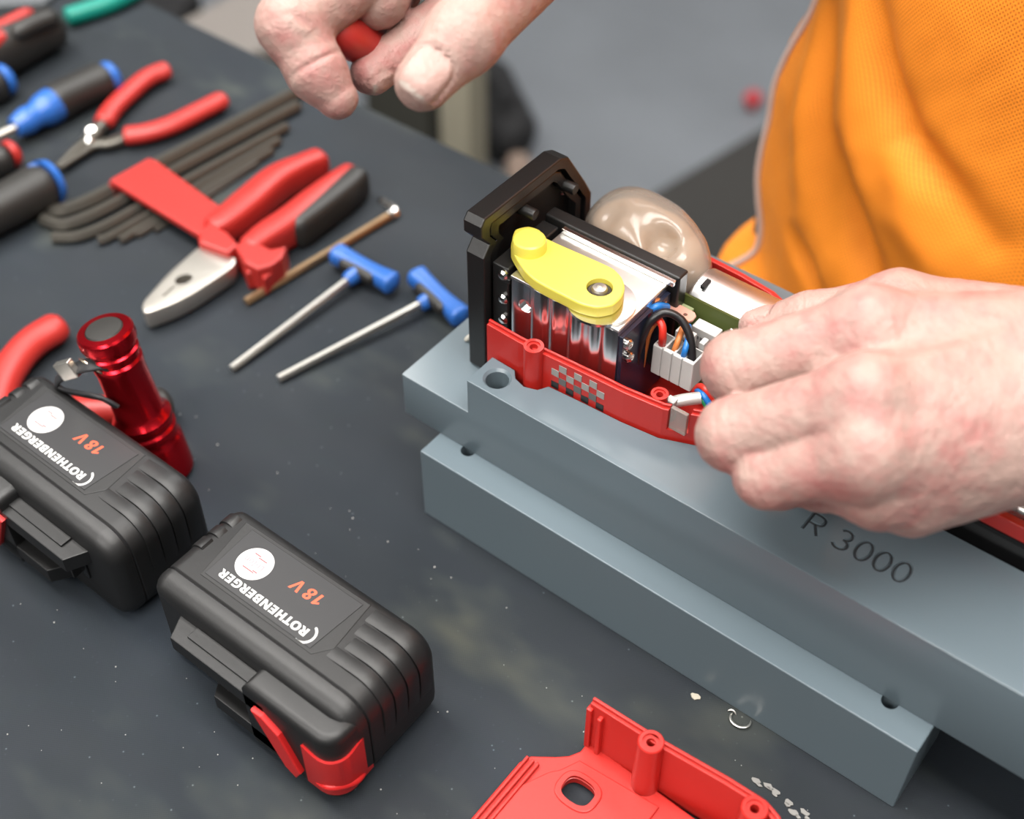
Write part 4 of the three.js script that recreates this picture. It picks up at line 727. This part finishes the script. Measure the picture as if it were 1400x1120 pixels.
const nailR = nailOf(RH.tT, sub3(RH.tT, RH.tI), camDir(RH.tT).map((v, i) => v + [-.12, .12, .1][i]), 11, 9.4, 12.4);
const nailM = nailOf(RH.rT, sub3(RH.rT, RH.rD), [.55, -.3, .75], 7, 6, 10.3);
{
  const fing = [chain([jn(RH.iM, 17), jn(RH.iP, 15), jn(RH.iD, 13), jn(RH.iT, 9.6)]), chain([jn(RH.mM, 16.5), jn(RH.mP, 14.4), jn(RH.mD, 12.4), jn(RH.mT, 10)]), chain([jn(RH.rM, 15.5), jn(RH.rP, 13.5), jn(RH.rD, 12), jn(RH.rT, 10)]), chain([jn(RH.pM, 14), jn(RH.pP, 12), jn(RH.pD, 10.5), jn(RH.pT, 9)])].map(c => union(c, 5));
  const thumb = union(chain([jn(RH.tM, 20), jn(RH.tI, 16.2), jn(RH.tT, 12.4)]), 7);
  const palm = union([bone(RH.iM, RH.wr, 17, 26), bone(RH.mM, RH.wr, 17, 26), bone(RH.rM, RH.wr, 16, 26), bone(RH.pM, RH.wr, 16, 24), bone(RH.tM, RH.wr, 19, 26)], 16);
  const fore = bone(RH.wr, ELB_R, 33, 50);
  const creases = [crease([-392.1, 290, -359], [.5, .1, .6], 16, .9, 1.2), crease([-383.5, 276, -355.8], sub3(RH.iD, RH.iP), 14, 1.1, 1.3), crease(RH.tI, sub3(RH.tI, RH.tM), 18, .6, 1.2), crease([RH.tI[0] + 3, RH.tI[1] + 1, RH.tI[2] - 4], sub3(RH.tI, RH.tM), 18, .6, 1.1), crease([RH.tI[0] - 3, RH.tI[1] - 1, RH.tI[2] + 3], sub3(RH.tI, RH.tM), 18, .5, 1.1), crease(RH.rD, sub3(RH.rT, RH.rD), 12, .6, 1.1)];
  var handR = (x, y, z) => {
    let h = smin(palm(x, y, z), fore(x, y, z), 20);
    let f = smin(fing[0](x, y, z), fing[1](x, y, z), 1.5); f = smin(f, fing[2](x, y, z), 1.5); f = smin(f, fing[3](x, y, z), 1.5);
    h = smin(h, f, 6); h = smin(h, thumb(x, y, z), 4);
    if (h < 8) { h = nailR.shape(h, x, y, z); h = nailM.shape(h, x, y, z); for (const c of creases) h += c(x, y, z); h += wrinkle(x, y, z); }
    return h;
  };
}
const spotsR = [[RH.iT, 16, .4], [RH.iD, 14, .3], [RH.rT, 16, .5], [RH.rD, 16, .35], [RH.tI, 16, .25], [RH.iP, 14, .1], [[-360, 285, -470], 30, .3]];

// torso, neck, head, arms and legs under the clothes
const TX = -124, TZ0 = -775;
const bodyF = union([bone([TX, -20, TZ0], [TX, 380, TZ0 - 10], 105, 125), bone([TX - 90, 40, TZ0], [TX - 110, 480, TZ0 - 10], 80, 95), bone([TX + 90, 40, TZ0], [TX + 110, 480, TZ0 - 10], 80, 95), bone(SH_L, ELB_L, 62, 50), bone(SH_R, ELB_R, 62, 50), bone([TX, 560, TZ0 - 10], [TX, 760, TZ0 + 10], 62, 60), bone([TX, 840, TZ0 + 40], [TX, 905, TZ0 + 20], 78, 92), bone([TX - 95, -60, TZ0], [TX - 110, -560, TZ0 - 10], 95, 68), bone([TX + 95, -60, TZ0], [TX + 110, -560, TZ0 - 10], 95, 68), bone([TX - 110, -560, TZ0 - 10], [TX - 115, -1010, TZ0 - 20], 66, 46), bone([TX + 110, -560, TZ0 - 10], [TX + 115, -1010, TZ0 - 20], 66, 46), bone(ELB_L, wristL, 50, 34), bone(ELB_R, RH.wr, 50, 34),
  bone([TX, 835, TZ0 + 128], [TX, 800, TZ0 + 118], 12, 16), bone([TX - 92, 850, TZ0 + 30], [TX - 92, 880, TZ0 + 25], 14, 18), bone([TX + 92, 850, TZ0 + 30], [TX + 92, 880, TZ0 + 25], 14, 18)], 26);
const person = thing('person', 'person in a bright orange mesh shirt working on the open tool with both hands', 'person', [TX, FLOOR, TZ0]);
const skinM = new THREE.MeshPhysicalMaterial({ color: 0xffffff, vertexColors: true, roughness: .46, specularIntensity: .6, bumpMap: tex(256, 256, (u, v) => { const c = fbm(u, v, 22, 4, 3), d = Math.abs(fbm(u, v, 14, 3, 8) - .5) * 2.2; return .35 * c + .65 * Math.min(1, d * 1.6); }, { rep: [4, 4] }), bumpScale: .00022, sheen: .25, sheenColor: lin(.9, .5, .4), sheenRoughness: .6 });
{
  const gl = nets(handL, [-260, 90, -530], [40, 262, -310], 1.5, skinCol(spotsL, [nailL]));
  const gr = nets(handR, [-510, 205, -570], [-290, 380, -310], 1.6, skinCol(spotsR, [nailR, nailM]));
  // the coarse body leaves the two hands to their own fine grids
  const hole = (x, y, z) => Math.min(bone(LH.iP, [-42, 207, -452], 70, 52)(x, y, z), bone(RH.iP, [-375, 320, -480], 80, 58)(x, y, z));
  const gb = nets((x, y, z) => smax(bodyF(x, y, z), -hole(x, y, z), 2), [-480, -1085, -960], [330, 1020, -380], 12, skinCol([], []));
  obj('body', [gl, gr, gb], skinM, person, { color: true });
  const hairF = (x, y, z) => smax(bone([TX, 850, TZ0 + 10], [TX, 915, TZ0 + 8], 90, 98)(x, y, z), Math.max(z - (TZ0 + 70) + (905 - y) * .6, 800 - y), 6) + 3 * N(x / 8, y / 20, z / 8);
  obj('hair', nets(hairF, [TX - 130, 770, TZ0 - 130], [TX + 130, 1040, TZ0 + 150], 8), std(lin(.10, .075, .05), .7), person);
}
// shirt: a loose tube with hanging folds
const valleys = [
  [[[-293.4, 183.6, -655], [-285.5, 131.7, -655], [-271, 77.8, -655], [-255.1, 38.2, -655]], 5, 9],
  [[[-263.9, 109.2, -650], [-247, 75.1, -650], [-231.6, 47.6, -650], [-213.8, 20.1, -650]], 11, 13],
  [[[-268.8, 222.2, -650], [-252.8, 191.7, -650], [-238, 164.1, -650], [-219.5, 142, -650], [-188.6, 125, -650], [-150.3, 100.9, -650]], 8, 11],
  [[[-283.7, 23.3, -660], [-271.1, 8.8, -660], [-252.8, -8.7, -660]], 7, 6],
  [[[-271.8, 203.2, -650], [-254.4, 126.7, -650], [-224.6, 63, -650]], -6, 13],
  [[[-304.2, 186.9, -660], [-294.2, 103.8, -660], [-278, 41.7, -660]], -4, 9],
  [[[-216, 122.8, -650], [-203.7, 90.7, -650], [-165.4, 53, -650]], -5, 16],
];
const fold = (x, y) => { let d = 0; for (const [p, dep, w] of valleys) { let best = 1e9, tt = 0; for (let i = 0; i < p.length - 1; i++) { const ax = p[i][0], ay = p[i][1], bx = p[i + 1][0] - ax, by = p[i + 1][1] - ay; let t = ((x - ax) * bx + (y - ay) * by) / (bx * bx + by * by); t = Math.max(0, Math.min(1, t)); const q = Math.hypot(x - ax - t * bx, y - ay - t * by); if (q < best) { best = q; tt = (i + t) / (p.length - 1); } } const s = x - 0; d -= 1.45 * dep * Math.exp(-((best / w) ** 2)) * Math.sin(Math.PI * (.12 + .76 * tt)); } return d; };
const prof = (y, tab) => { for (let i = 0; i < tab.length - 1; i++) if (y <= tab[i + 1][0]) { const t = (y - tab[i][0]) / (tab[i + 1][0] - tab[i][0]), s = t * t * (3 - 2 * t); return tab[i][1] + (tab[i + 1][1] - tab[i][1]) * s; } return tab[tab.length - 1][1]; };
const halfW = y => prof(y, [[-170, 256], [-90, 250], [-34, 215], [30, 225], [95, 224], [180, 203], [300, 208], [480, 236], [560, 222], [620, 150], [660, 80]]);
const halfD = y => prof(y, [[-170, 128], [-60, 126], [100, 128], [300, 138], [500, 130], [600, 100], [660, 70]]);
{
  const nu = 300, nv = 150, y0 = -170, y1 = 655, pos = [], idx = [], uv = [], pip = [];
  const surf = (a, y) => { const c = Math.cos(a), s = Math.sin(a), e = .82; let x = TX + halfW(y) * Math.sign(c) * Math.abs(c) ** e, z = TZ0 + halfD(y) * Math.sign(s) * Math.abs(s) ** e; const f = (s > -.2 ? fold(x, y) * Math.min(1, (s + .2) * 2) : 0) + 2.2 * N(x / 45, y / 90, z / 45) + .9 * N(x / 14, y / 22, z / 14); return [x + c * f, y, z + s * f]; };
  for (let j = 0; j <= nv; j++) for (let i = 0; i <= nu; i++) { const a = i / nu * Math.PI * 2 + Math.PI * .5 + Math.PI, y = y0 + (y1 - y0) * j / nv; const p = surf(a, y); pos.push(...p); uv.push(i / nu * 1180 / 100, y / 100); }
  const w = nu + 1; for (let j = 0; j < nv; j++) for (let i = 0; i < nu; i++) { const a = j * w + i; idx.push(a, a + w, a + 1, a + 1, a + w, a + w + 1); }
  const g = new THREE.BufferGeometry(); g.setAttribute('position', new THREE.Float32BufferAttribute(pos, 3)); g.setAttribute('uv', new THREE.Float32BufferAttribute(uv, 2)); g.setIndex(idx); g.computeVertexNormals();
  const knit = (u, v) => { const s = (cx, cy) => Math.exp(-(((u - cx) / .17) ** 2 + ((v - cy) / .24) ** 2)); return Math.min(1, s(.25, .25) + s(.75, .75) + s(1.25, .25) + s(-.25, .75)); };
  const kMap = tex(64, 64, (u, v) => { const k = knit(u, v); const m = 1 - .20 * k; return [m, m * (1 - .12 * k), m * (1 - .2 * k)]; }, { srgb: true, rep: [100 / 2.3, 100 / 3.1] });
  const kBump = tex(64, 64, (u, v) => 1 - knit(u, v), { rep: [100 / 2.3, 100 / 3.1] });
  const shirtM = new THREE.MeshPhysicalMaterial({ color: lin(1.0, .315, .018), map: kMap, bumpMap: kBump, bumpScale: .00012, roughness: .7, sheen: .5, sheenColor: lin(1, .5, .1), sheenRoughness: .5, side: THREE.DoubleSide });
  const shirt = obj('shirt', g, shirtM, person, { uv: true });
  const sl = (s, e) => { const m = [s[0] + (e[0] - s[0]) * .62, s[1] + (e[1] - s[1]) * .62, s[2] + (e[2] - s[2]) * .62]; return sweep([[s[0] + (TX - s[0]) * .35, s[1] - 5, s[2]], s, m], t => ringOf(78 - 4 * t, 78 - 4 * t, 24), { n: 14 }); };
  obj('sleeve', [sl(SH_L, ELB_L), sl(SH_R, ELB_R)], shirtM, shirt);
  const side = []; for (let y = -168; y <= 470; y += 14) { const p = surf(Math.PI - .40, y); side.push([p[0] - 1.2, p[1], p[2] + 1]); }
  obj('piping', tube(side, 2.6, { n: 90, k: 8 }), std(lin(.6, .45, .39), .5), shirt);
  const leg = s => sweep([[TX + s * 86, -10, TZ0 - 14], [TX + s * 112, -170, TZ0 - 14], [TX + s * 110, -560, TZ0 - 10], [TX + s * 115, -1040, TZ0 - 20]], t => { const k = 100 - 24 * t + 22 * Math.exp(-(((t - .2) / .2) ** 2)); return ringOf(k, k, 26); }, { n: 24, up: [0, 0, 1] });
  obj('trousers', [leg(-1), leg(1), sweep([[TX - 10, -40, TZ0 - 12], [TX - 14, -150, TZ0 - 12]], () => ringOf(222, 100, 36, .8), { n: 6, up: [0, 0, 1] })], std(lin(.012, .014, .026), .8), person);
  const shoe = s => rod([[TX + s * 115, FLOOR + 44, TZ0 - 70], [TX + s * 117, FLOOR + 42, TZ0 + 40], [TX + s * 120, FLOOR + 34, TZ0 + 150]], 52, .16, { ry: 42, n: 24 });
  obj('shoe', shoe(-1), M.blackPlastic, person); obj('shoe', shoe(1), M.blackPlastic, person);
}
// the pliers in the raised hand
{
  const t = thing('held_pliers', 'red handled pliers held closed in the raised hand, only grip ends visible', 'pliers', [-400.2, 262, -456.1]);
  obj('handle', sweep([[-404.4, 272, -384.9], [-400, 269, -386.7], [-399.1, 259, -398], [-407.7, 240, -429.9], [-400.3, 240, -478.2], [-397.9, 262, -524.1]], x => { const f = cap(x, .05); return ringOf(10.4 * f, 9 * f, 18, .8); }, { n: 50 }), M.redRubber, t);
  obj('handle', rod([[-397.9, 268, -439], [-387, 276, -452.1], [-384.3, 286, -494.2], [-383.2, 292, -528.6]], 10, .06, { ry: 9 }), M.redRubber, t);
  obj('jaws', rod([[-376.7, 280, -496.2], [-375.8, 288, -524.9], [-377.7, 294, -558.5]], 8, .2, { ry: 6 }), M.satinSteel, t);
}
// ---------- beyond the workbench ----------
{
  const mt = obj('floor_mat', prism([[-1128, -1780], [-1030, -2330], [150, -2330], [150, -1000], [-1300, -1000]], FLOOR, FLOOR + 12, 3), std(lin(0.0263, 0.0248, 0.0225), .85, { bumpMap: grain, bumpScale: .001 }));
  tag(mt, 'dark charcoal floor mat behind the workbench where the person stands', 'floor mat');
  const pl = [-1381.3, -808.1, -1560], pr = [-1309.8, -778.3, -1560], cl = [-1593.3, -907.3, -1580], beige = std(lin(.30, .275, .205), .6);
  const p = thing('steel_post', 'beige square steel post standing on the floor beyond the bench edge', 'post', [pl[0], FLOOR, -1580]);
  obj('post', span(pl[0], pr[0], FLOOR + 14, FLOOR + 640, -1612, -1560, 4), beige, p);
  obj('foot_plate', span(pl[0] - 30, pr[0] + 30, FLOOR, FLOOR + 14, -1640, -1530, 3), beige, p);
  const cb = thing('post_shade_box', 'low dark olive cabinet added for the shaded side of the beige post beyond the bench', 'stand_in', [cl[0], FLOOR, -1700]);
  obj('shade_body', span(cl[0], pl[0] - 32, FLOOR, FLOOR + 430, -1640, -1590, 4), std(lin(.028, .027, .021), .6), cb);  // added dark box: shade on the side of the post, put into its colour
  obj('shade_front', span(cl[0] + 8, pl[0] - 40, FLOOR + 30, FLOOR + 415, -1590, -1576, 3), std(lin(.035, .034, .026), .6), cb);
  const b = [-1489.2, -1040, -1876.4];
  const bag = thing('tool_bag', 'rounded black bag on the grey floor beside the beige post', 'bag', [b[0], FLOOR, b[2]]);
  const bl = union([bone([-1566.4, -1020, -1923.6], [-1428.2, -1025, -1843.1], 62, 50), bone([-1507.7, -1035, -1852.6], [-1425.4, -1040, -1810.1], 50, 40)], 30);
  obj('bag_body', nets((x, y, z) => smax(bl(x, y, z) + 4 * N(x / 30, y / 30, z / 30), FLOOR - y, 6), [b[0] - 170, FLOOR - 6, b[2] - 220], [b[0] + 170, FLOOR + 150, b[2] + 220], 6), M.black, bag);
  obj('handle', tube([[-1526, -960, -1845.4], [-1480, -935, -1846.2], [-1420.6, -950, -1828.2]], 9), M.black, bag);
  const r = [-1369.4, -1050, -1772.5];
  const rag = thing('cleaning_rag', 'crumpled pale beige rag on the floor below the black bag', 'rag', [r[0], FLOOR, r[2]]);
  obj('cloth', nets((x, y, z) => bone([r[0] + 10, FLOOR + 26, r[2]], [r[0] + 34, FLOOR + 18, r[2] + 24], 30, 26)(x, y, z) + 7 * N(x / 16, y / 16, z / 16), [r[0] - 90, FLOOR - 20, r[2] - 80], [r[0] + 110, FLOOR + 80, r[2] + 100], 4), std(lin(0.255, 0.188, 0.15), .9), rag);
  const c = [-1114.3, -1050, -2286.2];
  const k = thing('red_knob', 'small red round knob on the floor left of the orange shirt', 'knob', [c[0], FLOOR, c[2]]);
  obj('knob', lathe([[.1, 40], [12, 39], [20, 30], [20, 18], [12, 9], [9, 0], [.1, 0]].reverse(), [c[0], FLOOR, c[2]], [c[0], 0, c[2]]), std(lin(0.375, 0.0225, 0.03), .4), k);
  const bx = thing('storage_box', 'pale beige storage box beyond the far bench edge, top left', 'box', [[-1739, -700, -1431.5][0], FLOOR, [-1739, -700, -1431.5][2]]);
  const w = std(lin(.20, .18, .165), .7);
  obj('box_body', prism([[-1853.4, -1381.5], [-1694.2, -1367.6], [-1646.6, -1514.6], [-1849.6, -1574.1]], FLOOR, -720, 6), w, bx);
  obj('lid', prism([[-1814.4, -1347.6], [-1650.6, -1331.6], [-1604, -1484.2], [-1813.4, -1544.1]], -722, -690, 6), w, bx);
  const cs = thing('black_case', 'black case standing beside the beige storage box at the top border', 'case', [[-1934.4, -700, -1376.5][0], FLOOR, [-1934.4, -700, -1376.5][2]]);
  obj('case_body', prism([[-2051.3, -1329.3], [-1866.4, -1368], [-1909.7, -1481.5], [-2137.3, -1474.8]], FLOOR, -720, 8), M.black, cs);
  obj('case_lid', prism([[-2006.8, -1297.4], [-1823.1, -1334.4], [-1867.3, -1447], [-2093.2, -1445.1]], -720, -690, 8), M.black, cs);
  const g = thing('parts_tray', 'flat light grey tray at the extreme top left corner', 'tray', [-991.9, 0, -573.1]);
  obj('tray_base', prism([[-1001.4, -519.6], [-949.5, -572.4], [-961.7, -620.5], [-1063.4, -565.1]], 0, 6, 1), std(lin(0.09, 0.0975, 0.105), .5), g);
}
scene.updateMatrixWorld(true);
renderer.render(scene, camera);
